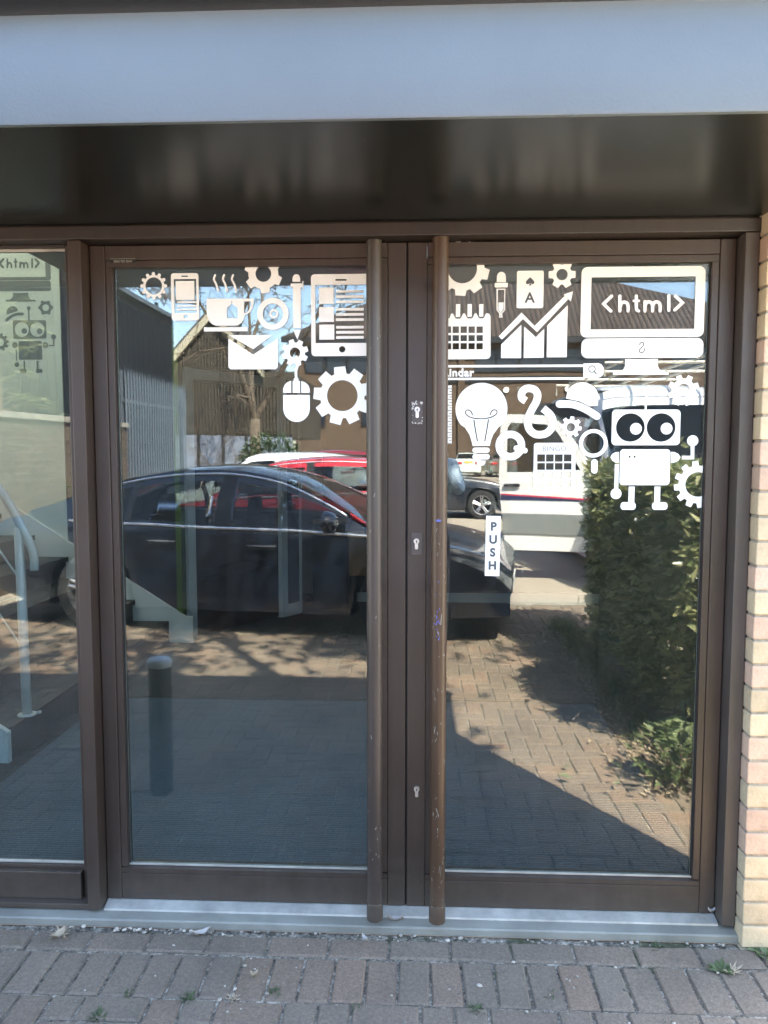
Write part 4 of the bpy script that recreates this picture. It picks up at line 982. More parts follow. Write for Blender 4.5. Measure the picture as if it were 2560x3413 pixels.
def wheel(par, x, y, side, r, m, spokes=5):
    w = 0.20
    o = empty('wheel', (x, y, r)); o.parent = par
    k = MB()
    prof = [(r * 0.68, -w * .5), (r * 0.93, -w * .5), (r, -w * .36), (r, w * .36), (r * 0.93, w * .5), (r * 0.68, w * .5)]
    n = 36
    for i in range(n):
        pass
    vs = [(p[0] * cos(2 * pi * i / n), p[1], p[0] * sin(2 * pi * i / n)) for i in range(n) for p in prof]
    q = len(prof)
    k.add(vs, [(i * q + j, i * q + j + 1, ((i + 1) % n) * q + j + 1, ((i + 1) % n) * q + j) for i in range(n) for j in range(q - 1)])
    k.build('tyre', 'tyre', o, auto=0.5)
    k = MB()
    s = side
    prof = [(r * 0.69, s * w * .48), (r * 0.66, s * w * .46), (r * .62, s * w * .20), (r * .62, -s * w * .3)]
    q = len(prof)
    vs = [(p[0] * cos(2 * pi * i / n), p[1], p[0] * sin(2 * pi * i / n)) for i in range(n) for p in prof]
    k.add(vs, [(i * q + j, i * q + j + 1, ((i + 1) % n) * q + j + 1, ((i + 1) % n) * q + j) for i in range(n) for j in range(q - 1)])
    for i in range(spokes):
        for d in (-0.13, 0.13):
            t = 2 * pi * i / spokes + pi / 2
            a0, a1 = t + d * 2.0, t + d
            p0 = Vector((0.13 * r * cos(a0), s * w * .33, 0.13 * r * sin(a0))); p1 = Vector((0.66 * r * cos(a1), s * w * .42, 0.66 * r * sin(a1)))
            k.tube([p0, p1], [0.022 * r / .33, 0.016 * r / .33], 6)
    k.tube([(0, s * w * .2, 0), (0, s * w * .38, 0)], 0.17 * r, 16)
    k.build('rim', m, o, auto=0.5)
    k = MB(); k.tube([(0, -s * w * .28, 0), (0, -s * w * .22, 0)], r * .62, 24); k.build('brake_disc', 'trim_black', o)
    return o

def make_car(name, label, paint, L, W, belt, roof, wins, ws, rs, wheels, r=0.33, rim='alloy', sill=0.185, group=None, detail=True, spokes=5, noseW=0.86, tailW=0.90, tum=0.30, cat='car', front_lights=True):
    """x forward; belt/roof: height of the waist and of the centre line along x measured from the front bumper"""
    root = empty(name)
    hw = W / 2
    N = int(L / 0.05)
    xs = [L * i / N for i in range(N + 1)]
    tl = [0.0, 0.09, 0.3, 0.55, 0.8, 0.92]
    def width(x):
        a = min(1.0, noseW + (1 - noseW) * sqrt(max(0, min(1, x / 0.75)))) if x < 0.75 else 1.0
        b = min(1.0, tailW + (1 - tailW) * sqrt(max(0, min(1, (L - x) / 0.75)))) if x > L - 0.75 else 1.0
        return hw * min(a, b)
    def bottom(x):
        z = sill
        if x < 0.35: z += 0.02 * (1 - x / 0.35)
        if x > L - 0.35: z += 0.12 * (1 - (L - x) / 0.35)
        for wx in wheels:
            d = abs(x - wx); ra = r + 0.055
            if d < ra: z = max(z, r + sqrt(ra * ra - d * d))
        return z
    def gh(x, t):
        zs = interp(belt, x); zr = max(interp(roof, x), zs + 0.015); w = width(x) * 0.955
        f = max(0.0, min(1.0, (zr - zs - 0.01) / 0.42))
        wr = w * (1 - tum * f)
        ze = zs + (zr - zs) * (0.93 if f > 0.1 else 0.75)
        if f < 0.12:
            wr = w * (1 - 0.18 * t)
        y = lerp(w, wr, t) + 0.035 * f * sin(pi * t)
        return y, lerp(zs, ze, t)
    def section(x):
        zs, zb, w = interp(belt, x), bottom(x), width(x)
        zc = zs - 0.13
        zb = min(zb, zc - 0.03)
        p = [(0.0, zb), (w * 0.90, zb), (w * 0.985, zb + 0.03), (w * 1.0, lerp(zb, zc, 0.45)), (w * 0.992, zc), (w * 0.975, zs - 0.045), (w * 0.955, zs)]
        p += [gh(x, t) for t in tl[1:]]
        ye, ze = gh(x, 1.0); zr = max(interp(roof, x), zs + 0.015)
        p += [(ye, ze), (ye * 0.80, lerp(ze, zr, 0.6)), (ye * 0.45, lerp(ze, zr, 0.9)), (0.0, zr)]
        return p
    secs = [section(x) for x in xs]
    q = len(secs[0])
    jb = 6; je = jb + 5                      # belt index, roof-edge index
    body, glass = MB(), {}
    X = lambda x: L / 2 - x
    for s in (1, -1):
        base = [[(X(x), s * y, z) for (y, z) in sc] for x, sc in zip(xs, secs)]
        vs = [v for rg in base for v in rg]
        fs = []
        for i in range(N):
            xm = (xs[i] + xs[i + 1]) / 2
            for j in range(q - 1):
                win = None
                if jb + 1 <= j <= je - 2:
                    for a, b in wins:
                        if a < xm < b: win = 'side_window'
                if j >= je and ws[0] < xm < ws[1]: win = 'windscreen'
                if j >= je and rs[0] < xm < rs[1]: win = 'rear_window'
                f = (i * q + j, i * q + j + 1, (i + 1) * q + j + 1, (i + 1) * q + j)
                if win:
                    key = (win, s if win == 'side_window' else 0, [n for n, (a, b) in enumerate(wins) if a < xm < b][0] if win == 'side_window' else 0)
                    glass.setdefault(key, MB()).add([vs[m] for m in f], [(0, 1, 2, 3)])
                else:
                    fs.append(f)
        body.add(vs, fs)
        for e in (0, N):
            body.add(base[e], [tuple(range(q))])
    bm = bmesh.new(); me = body.mesh('body'); bm.from_mesh(me)
    bmesh.ops.remove_doubles(bm, verts=bm.verts, dist=0.0004)
    bmesh.ops.recalc_face_normals(bm, faces=bm.faces)
    for f in bm.faces: f.smooth = True
    for e in bm.edges:
        if len(e.link_faces) == 2 and e.calc_face_angle(0) > 0.55: e.smooth = False
    bm.to_mesh(me); bm.free()
    link('body', me, paint, root)
    for (n, s, kk), mb in glass.items():
        bm = bmesh.new(); me = mb.mesh(n); bm.from_mesh(me)
        bmesh.ops.remove_doubles(bm, verts=bm.verts, dist=0.0004); bm.to_mesh(me); bm.free()
        me.polygons.foreach_set('use_smooth', [True] * len(me.polygons))
        link(n, me, 'car_glass', root)
    # cabin: floor tub and seats
    zf = sill + 0.12
    x0, x1 = wins[0][0], wins[-1][1]
    k = MB(); k.box((X(x1), -hw * .86, sill + .02), (X(x0), hw * .86, zf + 0.05)); k.box((X(x0) - .05, -hw * .8, zf), (X(x0) + 0.02, hw * .8, interp(belt, x0) - 0.02))
    k.build('cabin_floor', 'car_interior', root)
    k = MB(); k.box((X(L - 0.15), -hw * .6, sill + .03), (X(0.12), hw * .6, sill + .10)); k.build('underbody', 'trim_black', root)
    xm = (x0 + x1) / 2
    for sx in (xm - 0.25, xm + 0.65):
        for sy in (-0.36, 0.36):
            k = MB(); k.box((X(sx + .25), sy - .24, zf + .05), (X(sx - .25), sy + .24, zf + .24), 0.05)
            k.box((X(sx + .34), sy - .22, zf + .2), (X(sx + .22), sy + .22, interp(belt, sx) + .02), 0.05); k.box((X(sx + .34), sy - .12, interp(belt, sx) + .04), (X(sx + .25), sy + .12, interp(belt, sx) + .2), 0.04)
            k.build('seat', 'car_interior', root, auto=0.6)
    for wx in wheels:
        for s in (1, -1):
            wheel(root, X(wx), s * (hw - 0.105), s, r, rim, spokes)
            k = MB(); k.box((X(wx) - r - .03, s * hw * .45, 0.1), (X(wx) + r + .03, s * (hw * .48), r * 2.15)); k.build('wheel_well', 'trim_black', root)
    for s in (1, -1):
        if detail:
            # bright line round the side windows, shut lines, handles, mirror
            k = MB()
            xa, xb = wins[0][0], wins[-1][1]
            n = 40
            up = [(X(lerp(xa, xb, i / n)), s * (gh(lerp(xa, xb, i / n), 0.93)[0] + .004), gh(lerp(xa, xb, i / n), 0.93)[1]) for i in range(n + 1)]
            lo = [(X(lerp(xa - .25, xb + 0.1, i / n)), s * (gh(lerp(xa - .25, xb + 0.1, i / n), 0.02)[0] + .008), gh(lerp(xa - .25, xb + .1, i / n), 0.02)[1]) for i in range(n + 1)]
            k.tube(up, 0.011, 6); k.tube(lo, 0.013, 6)
            k.build('window_trim', 'chrome', root, smooth=True)
            for wi in range(len(wins)):
                xh = wins[wi][1] - 0.30
                z = interp(belt, xh) - 0.135
                k = MB(); k.box((X(xh + .11), s * (hw * .99), z - .014), (X(xh - .11), s * (hw * .99 + .032), z + .014), 0.009); k.build('door_handle', paint if detail == 2 else 'trim_black', root, auto=0.6)
                k = MB(); k.box((X(xh + .12), s * (hw * .99), z + .016), (X(xh - .12), s * (hw * .99 + .026), z + .022)); k.build('handle_strip', 'chrome', root)
                xl = wins[wi][1] + 0.035
                k = MB()
                pts = [(X(xl), s * (yy + .0015), zz) for yy, zz in section(xl)[2:7]] + [(X(xl), s * (gh(xl, .9)[0] + .0015), gh(xl, .9)[1])]
                k.tube(pts, 0.0045, 5); k.build('shut_line', 'trim_black', root)
                if wi < len(wins) - 1:
                    k = MB(); xo = wins[wi][1]; xp = wins[wi + 1][0]
                    a = [(X(xo), s * (gh(xo, t)[0] + .003), gh(xo, t)[1]) for t in (0.06, .3, .6, .92)]; b = [(X(xp), s * (gh(xp, t)[0] + .003), gh(xp, t)[1]) for t in (0.06, .3, .6, .92)]
                    k.add(a + b, [(i, i + 1, 5 + i, 4 + i) for i in range(3)]); k.build('door_pillar', 'trim_black', root)
            xm_ = wins[0][0] + 0.12
            bz = interp(belt, xm_)
            k = MB()
            bmq = bmesh.new(); bmesh.ops.create_uvsphere(bmq, u_segments=16, v_segments=10, radius=1)
            for v in bmq.verts: v.co = Vector((X(xm_) + v.co.x * .085 * (1.1 if v.co.x > 0 else .55), s * (hw + .07) + v.co.y * .125, bz + .10 + v.co.z * .085))
            k.add_bm(bmq); k.tube([(X(xm_) - .01, s * (hw * .93), bz + .02), (X(xm_) + .0, s * (hw + .06), bz + .07)], .022, 8)
            k.build('wing_mirror', paint, root, smooth=True)
        # lamps
        if front_lights:
            k = MB()
            pts = []
            for x in [0.03 + .045 * i for i in range(12)]:
                zt = interp(belt, x) - 0.055; w = width(x) * 0.99 + .004
                zl = zt - lerp(.09, .015, x / .55)
                pts.append(((X(x) + .004, s * w, zl), (X(x) + .004, s * w, zt)))
            fr_ = [((X(0.0) + .006, s * (width(0) * f), interp(belt, 0) - .055 - .09 + .03 * (1 - f)), (X(0.0) + .006, s * (width(0) * f), interp(belt, 0) - .055)) for f in (.55, .7, .85, 1.0)]
            al = fr_ + pts
            k.add([p for pr in al for p in pr], [(2 * i, 2 * i + 1, 2 * i + 3, 2 * i + 2) for i in range(len(al) - 1)])
            k.build('headlight', 'lamp_clear', root)
        k = MB(); z = interp(belt, L) - .10
        k.box((X(L) - .012, s * width(L) * .55, z - .09), (X(L) + .05, s * width(L) * .985, z + .05), 0.01); k.build('tail_light', 'lamp_red', root, auto=0.6)
    zb_ = bottom(0.4) + .12
    k = MB(); k.box((X(0) - .03, -hw * .45, zb_ + .02), (X(0) + .012, hw * .45, zb_ + .24), 0.02); k.build('grille', 'trim_black', root, auto=0.6)
    k = MB(); k.box((X(0), -.26, zb_ + .04), (X(0) + .022, .26, zb_ + .15), 0.004); k.build('number_plate', 'plastic_white', root)
    k = MB(); k.box((X(L) - .022, -.26, zb_ + .20), (X(L), .26, zb_ + .31), 0.004); k.build('number_plate', 'plate_yellow', root)
    return tag(root, label, cat, group)

SALOON = dict(L=4.70, W=1.84, belt=[(0, .60), (.12, .68), (.5, .80), (1.0, .875), (1.4, .915), (2.2, .935), (3.2, .96), (4.0, .985), (4.5, .98), (4.7, .90)],
              roof=[(0, .61), (.5, .815), (1.0, .895), (1.38, .94), (1.75, 1.115), (2.15, 1.29), (2.5, 1.37), (2.85, 1.39), (3.3, 1.355), (3.8, 1.225), (4.25, 1.07), (4.55, 1.0), (4.7, .91)],
              wins=[(1.62, 2.62), (2.74, 3.52), (3.56, 3.98)], ws=(1.42, 2.14), rs=(3.45, 4.25), wheels=(0.86, 3.68))
COMPACT = dict(L=4.46, W=1.80, belt=[(0, .58), (.12, .67), (.5, .77), (.9, .825), (1.15, .85), (2.2, .875), (3.2, .905), (3.9, .935), (4.3, .94), (4.46, .86)],
               roof=[(0, .59), (.5, .785), (.9, .845), (1.08, .885), (1.45, 1.10), (1.85, 1.29), (2.2, 1.37), (2.55, 1.395), (3.0, 1.36), (3.5, 1.24), (3.95, 1.06), (4.2, .98), (4.46, .87)],
               wins=[(1.30, 2.28), (2.40, 3.15), (3.19, 3.60)], ws=(1.10, 1.86), rs=(3.2, 3.95), wheels=(0.86, 3.50))
HATCH = dict(L=3.85, W=1.70, belt=[(0, .62), (.12, .72), (.5, .83), (.9, .89), (1.2, .93), (2.0, .95), (3.0, .99), (3.6, 1.0), (3.85, .92)],
             roof=[(0, .63), (.5, .845), (.95, .93), (1.4, 1.20), (1.75, 1.38), (2.2, 1.45), (2.8, 1.45), (3.3, 1.39), (3.6, 1.25), (3.78, 1.02), (3.85, .93)],
             wins=[(1.25, 2.22), (2.32, 3.15)], ws=(1.0, 1.72), rs=(3.38, 3.76), wheels=(0.70, 3.15), r=0.30)
SUV = dict(L=4.40, W=1.82, belt=[(0, .75), (.12, .86), (.5, .97), (1.0, 1.02), (1.3, 1.06), (2.2, 1.08), (3.4, 1.12), (4.1, 1.12), (4.4, 1.0)],
           roof=[(0, .76), (.5, .985), (1.05, 1.06), (1.5, 1.35), (1.9, 1.53), (2.4, 1.59), (3.2, 1.58), (3.8, 1.50), (4.15, 1.32), (4.33, 1.12), (4.4, 1.01)],
           wins=[(1.4, 2.35), (2.45, 3.3), (3.36, 3.85)], ws=(1.1, 1.86), rs=(3.88, 4.30), wheels=(0.80, 3.50), r=0.34)
def put(o, x, y, deg):
    o.location = (x, y, -0.004); o.rotation_euler = (0, 0, rad(deg)); return o
PK = 'cars parked behind the entrance, seen mirrored in the glass'
put(make_car('parked_car', 'glossy black saloon car parked nearest the doors, mirrored in the left pane', 'car_black', group=PK, **COMPACT), -1.37, -4.62, 8.0)
put(make_car('parked_car', 'bright red hatchback parked just behind the black saloon', 'car_red', group=PK, detail=2, **HATCH), -1.66, -7.75, 180.0)
put(make_car('parked_car', 'white hatchback parked behind the red car', 'car_white', group=PK, detail=0, **dict(HATCH, roof=[(x, z + .07 if z > 1.2 else z) for x, z in HATCH['roof']])), -2.55, -10.5, 180.0)
put(make_car('parked_car', 'dark navy tall car parked behind the white hatchback', 'car_navy', group=PK, detail=0, **dict(SUV, roof=[(x, z - .07 if z > 1.2 else z) for x, z in SUV['roof']])), -2.75, -13.3, 180.0)
put(make_car('parked_car', 'dark maroon tall car far back in the parking row', 'car_maroon', group=PK, detail=0, **SUV), -2.9, -20.2, 180.0)
put(make_car('parked_car', 'beige tall car at the far end of the parking row', 'car_beige', group=PK, detail=0, **SUV), -2.0, -23.0, 0.0)
put(make_car('parked_car', 'black saloon with five spoke silver alloy wheels beyond the white van door', 'car_black', group=PK, detail=0, rim='alloy', **SALOON), -0.02, -15.95, 0.0)
put(make_car('parked_car', 'small pale mint hatchback seen from behind in the far parking row', 'car_mint', group=PK, detail=0, **HATCH), 3.1, -46.0, -90.0)
put(make_car('parked_car', 'dark brown hatchback in the far parking row beside the mint one', 'car_brown', group=PK, detail=0, **HATCH), 5.3, -46.2, -90.0)
put(make_car('parked_car', 'navy hatchback in the far parking row left of the mint one', 'car_navy', group=PK, detail=0, **HATCH), 0.75, -46.2, -90.0)

# ------------------------------------------------------------------ white van with its door open
VAN = dict(L=5.4, W=2.0, belt=[(0, .78), (.1, .95), (.4, 1.05), (.8, 1.14), (1.1, 1.22), (1.8, 1.26), (3, 1.28), (5.4, 1.28)],
           roof=[(0, .79), (.3, 1.05), (.75, 1.18), (1.15, 1.62), (1.5, 1.98), (1.75, 2.18), (2.1, 2.32), (2.6, 2.40), (3.4, 2.42), (5.2, 2.42), (5.4, 2.38)],
           wins=[(1.25, 2.02)], ws=(.82, 1.62), rs=(5.35, 5.36), wheels=(1.0, 4.2), r=0.35)
van = make_car('van', 'white panel van with its front door open, standing behind the hedge', 'van_white', detail=0, cat='van', tum=0.13, noseW=.84, tailW=.99, **VAN)
put(van, 3.05, -8.05, 90.0)
mat('stripe_red', (0.55, 0.03, 0.07), 0.4); mat('stripe_navy', (0.03, 0.035, 0.09), 0.4); mat('trim_grey', (0.19, 0.205, 0.20), 0.65, 0, 0.1, 20)
# door in its own frame: a along the door from hinge, z up
k = MB(); k.box((2.7 - 5.3, -.90, .5), (2.7 - 2.05, .90, 2.28)); k.box((2.7 - 2.04, -.88, .5), (2.7 - .95, .88, 1.12)); k.build('cab_lining', 'car_interior', van)
hinge = empty('open_door', (2.7 - 1.12, 0.985, 0)); hinge.parent = van; hinge.rotation_euler = (0, 0, rad(104))
def dpl(yy): return lambda a, b: (a, yy, b)
DO = [(0.02, .50), (0.0, .8), (0.0, 1.24), (0.12, 1.42), (0.40, 1.82), (0.56, 1.93), (1.04, 1.96), (1.10, 1.90), (1.12, 1.2), (1.10, .9), (1.05, .42), (0.98, .36), (0.12, .36)]
DW = [(0.20, 1.30), (0.47, 1.74), (0.60, 1.83), (0.98, 1.86), (1.02, 1.80), (1.03, 1.27)]
k = MB(); k.poly([DO, DW], dpl(-0.03)); k.poly([DO, DW], dpl(0.03), True)
for lp in (DO, DW): k.add([(p[0], yy, p[1]) for yy in (-.03, .03) for p in lp], [(i, (i + 1) % len(lp), len(lp) + (i + 1) % len(lp), len(lp) + i) for i in range(len(lp))])
dp = k.build('door_skin', 'van_white', hinge)
for s_ in (-1,):
    sd = -0.034
    k = MB(); k.poly([[(0.0, .955), (1.10, 1.015), (1.10, 1.03), (0.0, .975)]], dpl(sd)); k.build('red_stripe', 'stripe_red', hinge)
    k = MB(); k.poly([[(0.0, .945), (0.0, .953), (1.10, 1.013), (1.10, .955)]], dpl(sd)); k.build('navy_stripe', 'stripe_navy', hinge)
    k = MB(); k.box((0.03, sd - .006, .55), (1.08, sd + .003, .80), 0.008); k.build('rub_strip', 'trim_grey', hinge)
    k = MB(); k.box((0.88, sd - .03, 1.11), (1.06, sd, 1.145), 0.01); k.build('handle', 'trim_black', hinge)
    k = MB(); k.box((0.30, -0.05, 0.6), (0.95, 0.07, 1.1), 0.04); k.build('door_card', 'trim_grey', hinge) if False else None
k = MB(); k.poly([DW], dpl(0.0)); k.build('window_glass', 'car_glass', hinge)
k = MB()
for z in (2.47,):
    for x in (1.2, 0.2, -0.9, -2.0): k.tube([(x, -.85, 2.40), (x, -.85, 2.56), (x, .85, 2.56), (x, .85, 2.40)], .018, 8)
k.build('roof_rack', 'aluminium', van)
for y in (-.55, -.2, .25, .6):
    k = MB(); k.tube([(1.75, y, 2.60), (-2.3, y, 2.60)], .02, 8); k.build('rack_rail', 'aluminium', van)
for s in (-1, 1):
    k = MB(); k.box((1.18, s * 1.04, 1.28), (1.30, s * 1.22, 1.58), 0.03); k.build('wing_mirror', 'trim_black', van, auto=.6)
for y in (-.35, .3):
    k = MB(); k.tube([(1.87, y, 1.20), (1.78, y + .45, 1.32)], .008, 6); k.build('wiper', 'trim_black', van)
# ------------------------------------------------------------------ vegetation
def mat_leaf(name, c1, c2, rough=0.4, tr=0.3):
    m, nt, bs, out = new_mat(name)
    g = nt.nodes.new('ShaderNodeNewGeometry')
    r = ramp(nt, g.outputs['Random Per Island'], [(0.0, c1), (0.6, tuple((a + b) / 2 for a, b in zip(c1, c2))), (1.0, c2)])
    nt.links.new(r.outputs[0], bs.inputs['Base Color'])
    bs.inputs['Roughness'].default_value = rough
    t = nt.nodes.new('ShaderNodeBsdfTranslucent'); nt.links.new(r.outputs[0], t.inputs[0])
    mx = nt.nodes.new('ShaderNodeMixShader'); mx.inputs[0].default_value = tr
    nt.links.new(bs.outputs[0], mx.inputs[1]); nt.links.new(t.outputs[0], mx.inputs[2]); nt.links.new(mx.outputs[0], out.inputs[0])
mat_leaf('hedge_leaf', (0.13, 0.175, 0.065), (0.56, 0.55, 0.29), 0.24, 0.48)
mat_leaf('plant_leaf', (0.10, 0.14, 0.05), (0.24, 0.28, 0.14), 0.5)
mat_leaf('conifer_leaf', (0.045, 0.065, 0.020), (0.16, 0.17, 0.06), 0.6)
mat_leaf('bush_leaf', (0.02, 0.05, 0.012), (0.06, 0.10, 0.03), 0.4)
mat_leaf('tree_leaf', (0.05, 0.09, 0.02), (0.10, 0.14, 0.04), 0.5)
mat('bark', (0.115, 0.09, 0.065), 0.9, 0, 0.35, 14, 0.8, 60, 0.01)
mat('twig', (0.25, 0.20, 0.145), 0.9, 0, 0.25, 14)
mat('soil', (0.06, 0.045, 0.03), 1.0, 0, 0.3, 12, 0.8, 80, 0.02)

def leaf_into(k, p, d, up, ln, w, fold=0.15):
    d = d.normalized(); s = d.cross(up)
    if s.length < 1e-4: s = Vector((1, 0, 0))
    s.normalize(); n = s.cross(d)
    a = p; b = p + d * ln * .45 + s * w / 2 + n * fold * w; c = p + d * ln; e = p + d * ln * .45 - s * w / 2 + n * fold * w; m = p + d * ln * .5
    k.v += [tuple(a), tuple(b), tuple(c), tuple(e), tuple(m)]
    i = len(k.v) - 5
    k.f += [(i, i + 1, i + 4), (i + 1, i + 2, i + 4), (i + 2, i + 3, i + 4), (i + 3, i, i + 4)]; k.mi += [0] * 4
def raw_build(k, name, m, parent=None):
    me = bpy.data.meshes.new(name); me.from_pydata(k.v, [], k.f); me.update()
    return link(name, me, m, parent)
def rvec(r, z=1.0): 
    return Vector((r.gauss(0, 1), r.gauss(0, 1), r.gauss(0, 1) * z)).normalized()

# laurel hedge on the right
hg = empty('hedge', (1.75, -3.3, 0))
r = random.Random(11)
k = MB()
import mathutils.noise as mn
HY0, HY1 = -3.95, -1.15
for i in range(19000):
    y = r.uniform(HY0, HY1)
    f = r.random()
    if f < 0.52: x = 1.38; z = r.uniform(0.02, 1.40); nrm = Vector((-1, 0, .15))
    elif f < 0.68: x = r.uniform(1.38, 2.0); z = 1.40; nrm = Vector((-.1, 0, 1))
    elif f < 0.74: x = r.uniform(1.38, 2.0); z = r.uniform(.02, 1.40); nrm = Vector((0, 1, .2)); y = HY1 - .03
    elif f < 0.80: x = r.uniform(1.38, 2.0); z = r.uniform(.02, 1.40); nrm = Vector((0, -1, .2)); y = HY0 + .03
    else: x = r.uniform(1.42, 2.0); z = r.uniform(.1, 1.40); nrm = rvec(r) * .3
    bul = mn.noise(Vector((x * 1.7, y * 1.7, z * 1.7))) * 0.20 + mn.noise(Vector((x * 5, y * 5, z * 5))) * 0.09
    if mn.noise(Vector((x * 3 + 9, y * 3, z * 3))) < -0.30: bul -= .14
    inset = 0.10 * (1 - min(1, z / .4)) if z < .4 else 0
    p = Vector((x, y, z)) + nrm.normalized() * (bul - inset - r.random() ** 2 * .16)
    p.z = max(.015, p.z)
    d = (nrm + rvec(r) * .95 + Vector((0, 0, -.25)))
    leaf_into(k, p - hg.location, d, rvec(r), r.uniform(.050, .105), r.uniform(.024, .050))
tag(raw_build(k, 'foliage', 'hedge_leaf', hg), kind='stuff')
for i in range(16):
    k = MB(); y = -.6 + i * .17; k.tube([(-.12 + r.gauss(0, .06), y, 0), (-.15 + r.gauss(0, .05), y + r.gauss(0, .05), .6), (-.2 + r.gauss(0, .05), y + r.gauss(0, .1), 1.25)], [.018, .013, .006], 6); k.build('stem', 'bark', hg)
tag(hg, 'dense evergreen laurel hedge along the right side of the path, mirrored in the right pane', 'hedge')

# pale leafy plant at the hedge foot
pl = empty('ground_plant', (1.20, -1.02, 0))
k = MB()
for i in range(420):
    a = r.uniform(0, 2 * pi); rr_ = abs(r.gauss(0, .14)); z = r.uniform(.03, .30) * (1 - rr_ / .55)
    p = Vector((rr_ * cos(a), rr_ * sin(a), max(.02, z)))
    leaf_into(k, p, Vector((cos(a), sin(a), r.uniform(-.2, .7))), Vector((0, 0, 1)) + rvec(r) * .3, r.uniform(.035, .07), r.uniform(.022, .036))
tag(raw_build(k, 'foliage', 'plant_leaf', pl), kind='stuff')
k = MB()
for i in range(14):
    a = r.uniform(0, 2 * pi); k.tube([(0, 0, 0), (.1 * cos(a), .1 * sin(a), .14), (.19 * cos(a), .19 * sin(a), .24)], [.004, .003, .002], 5)
k.build('stems', 'twig', pl)
tag(pl, 'low pale green leafy plant at the near end of the hedge', 'plant')
# leaf litter and weeds along the hedge
k = MB()
for i in range(1500):
    y = r.uniform(-4.0, -0.9); x = 1.27 - abs(r.gauss(0, .13)) + (0.05 if r.random() < .5 else -.03)
    leaf_into(k, Vector((x, y, r.uniform(.003, .02))), Vector((r.gauss(0, 1), r.gauss(0, 1), r.gauss(0, .2))), Vector((0, 0, 1)), r.uniform(.015, .045), r.uniform(.008, .022))
tag(raw_build(k, 'leaf_litter', 'dry_leaf'), 'dry brown leaves scattered along the foot of the hedge', 'leaves', kind='stuff')
k = MB()
for i in range(1700):
    c = (i * 37) % 60; y = -1.5 - c * .048 + r.gauss(0, .05); x = 1.24 + r.gauss(0, .07)
    leaf_into(k, Vector((x, y, 0)), Vector((r.gauss(0, .6), r.gauss(0, .6), 1)), rvec(r), r.uniform(.03, .12), r.uniform(.004, .012))
tag(raw_build(k, 'grass', 'plant_leaf'), 'tufts of grass and weeds between path and hedge', 'grass', kind='stuff')

# ------------------------------------------------------------------ trees
def grow(k, tips, r, p, d, ln, rad_, depth, maxd, spread=.55, seg=3, up=.06, droop=0):
    pts, rs = [p], [rad_]
    for i in range(seg):
        d = (d + rvec(r) * .16 + Vector((0, 0, up))).normalized()
        p = p + d * ln / seg
        pts.append(p); rs.append(max(RMIN[0], rad_ * (1 - .38 * (i + 1) / seg)))
    k.tube(pts, rs, 8 if rad_ > .03 else 5 if rad_ > .008 else 4, caps=False)
    if depth >= maxd:
        tips.append((pts[-1], d)); return
    n = r.choice((2, 2, 3)) if depth else 3
    for i in range(n):
        q = rvec(r); q = (q - d * q.dot(d)).normalized()
        dd = (d + q * spread * r.uniform(.7, 1.5)).normalized()
        grow(k, tips, r, pts[-1], dd, ln * r.uniform(.62, .88), rs[-1] * (.72 if i else .85), depth + 1, maxd, spread, seg, up)
    if depth >= 1:
        for i in range(2):
            j = r.randrange(1, len(pts)); q = rvec(r)
            grow(k, tips, r, pts[j], (d * .4 + q).normalized(), ln * .45, rs[j] * .4, max(depth + 1, maxd - 2), maxd, spread, 2, up)
RMIN = [0.002]
def tree(name, label, loc, h, trunk_r, lean, seed, maxd, leafmat=None, rmin=.002, nleaf=0, ls=(.05, .09), spread=.55, first=.32, rough_crown=.35):
    t = empty(name, loc); r = random.Random(seed); RMIN[0] = rmin
    k = MB(); tips = []
    b = Vector((0, 0, 0)); d = Vector((lean[0], lean[1], 1)).normalized()
    k2 = MB(); tp = [b, b + d * h * first * .5 + rvec(r) * .04, b + d * h * first]
    k2.tube(tp, [trunk_r * 1.25, trunk_r, trunk_r * .85], 12); k2.build('trunk', 'bark', t, smooth=True)
    for i in range(3):
        q = Vector((cos(i * 2.1 + seed), sin(i * 2.1 + seed), 0))
        grow(k, tips, r, tp[-1] - d * .05 * i, (d + q * spread * .8).normalized(), h * .24, trunk_r * .62, 1, maxd, spread)
    cr = k.build('crown' if not leafmat else 'limbs', 'bark', t, smooth=True)
    if leafmat:
        kk = MB()
        for i in range(nleaf):
            p, dd = r.choice(tips); p = p + rvec(r) * r.random() * rough_crown
            leaf_into(kk, p, rvec(r), rvec(r), r.uniform(*ls), r.uniform(*ls) * .6)
        tag(raw_build(kk, 'crown', leafmat, t), kind='stuff')
    return tag(t, label, 'tree')
tree('bare_tree', 'bare branching tree beyond the parked cars, mirrored against the sky', (-5.35, -22.6, 0), 10.5, .20, (.04, 0), 4, 7, spread=.60, first=.25, rmin=.012)
tree('leafing_tree', 'tree coming into leaf beside the entrance block, casting dappled shade', (1.48, .95, 0), 7.8, .12, (-.01, .03), 21, 5, 'tree_leaf', nleaf=4600, ls=(.10, .18), spread=.40, first=.46, rough_crown=.40)
tree('bare_shrub', 'small bare twiggy shrub near the fence', (-5.0, -16.8, 0), 3.2, .035, (0, 0), 33, 5, spread=.75, first=.12)
tree('bare_shrub', 'low bare twiggy shrub in front of the laurel bush', (-4.4, -15.4, 0), 2.1, .03, (.15, 0), 37, 5, spread=.95, first=.1)
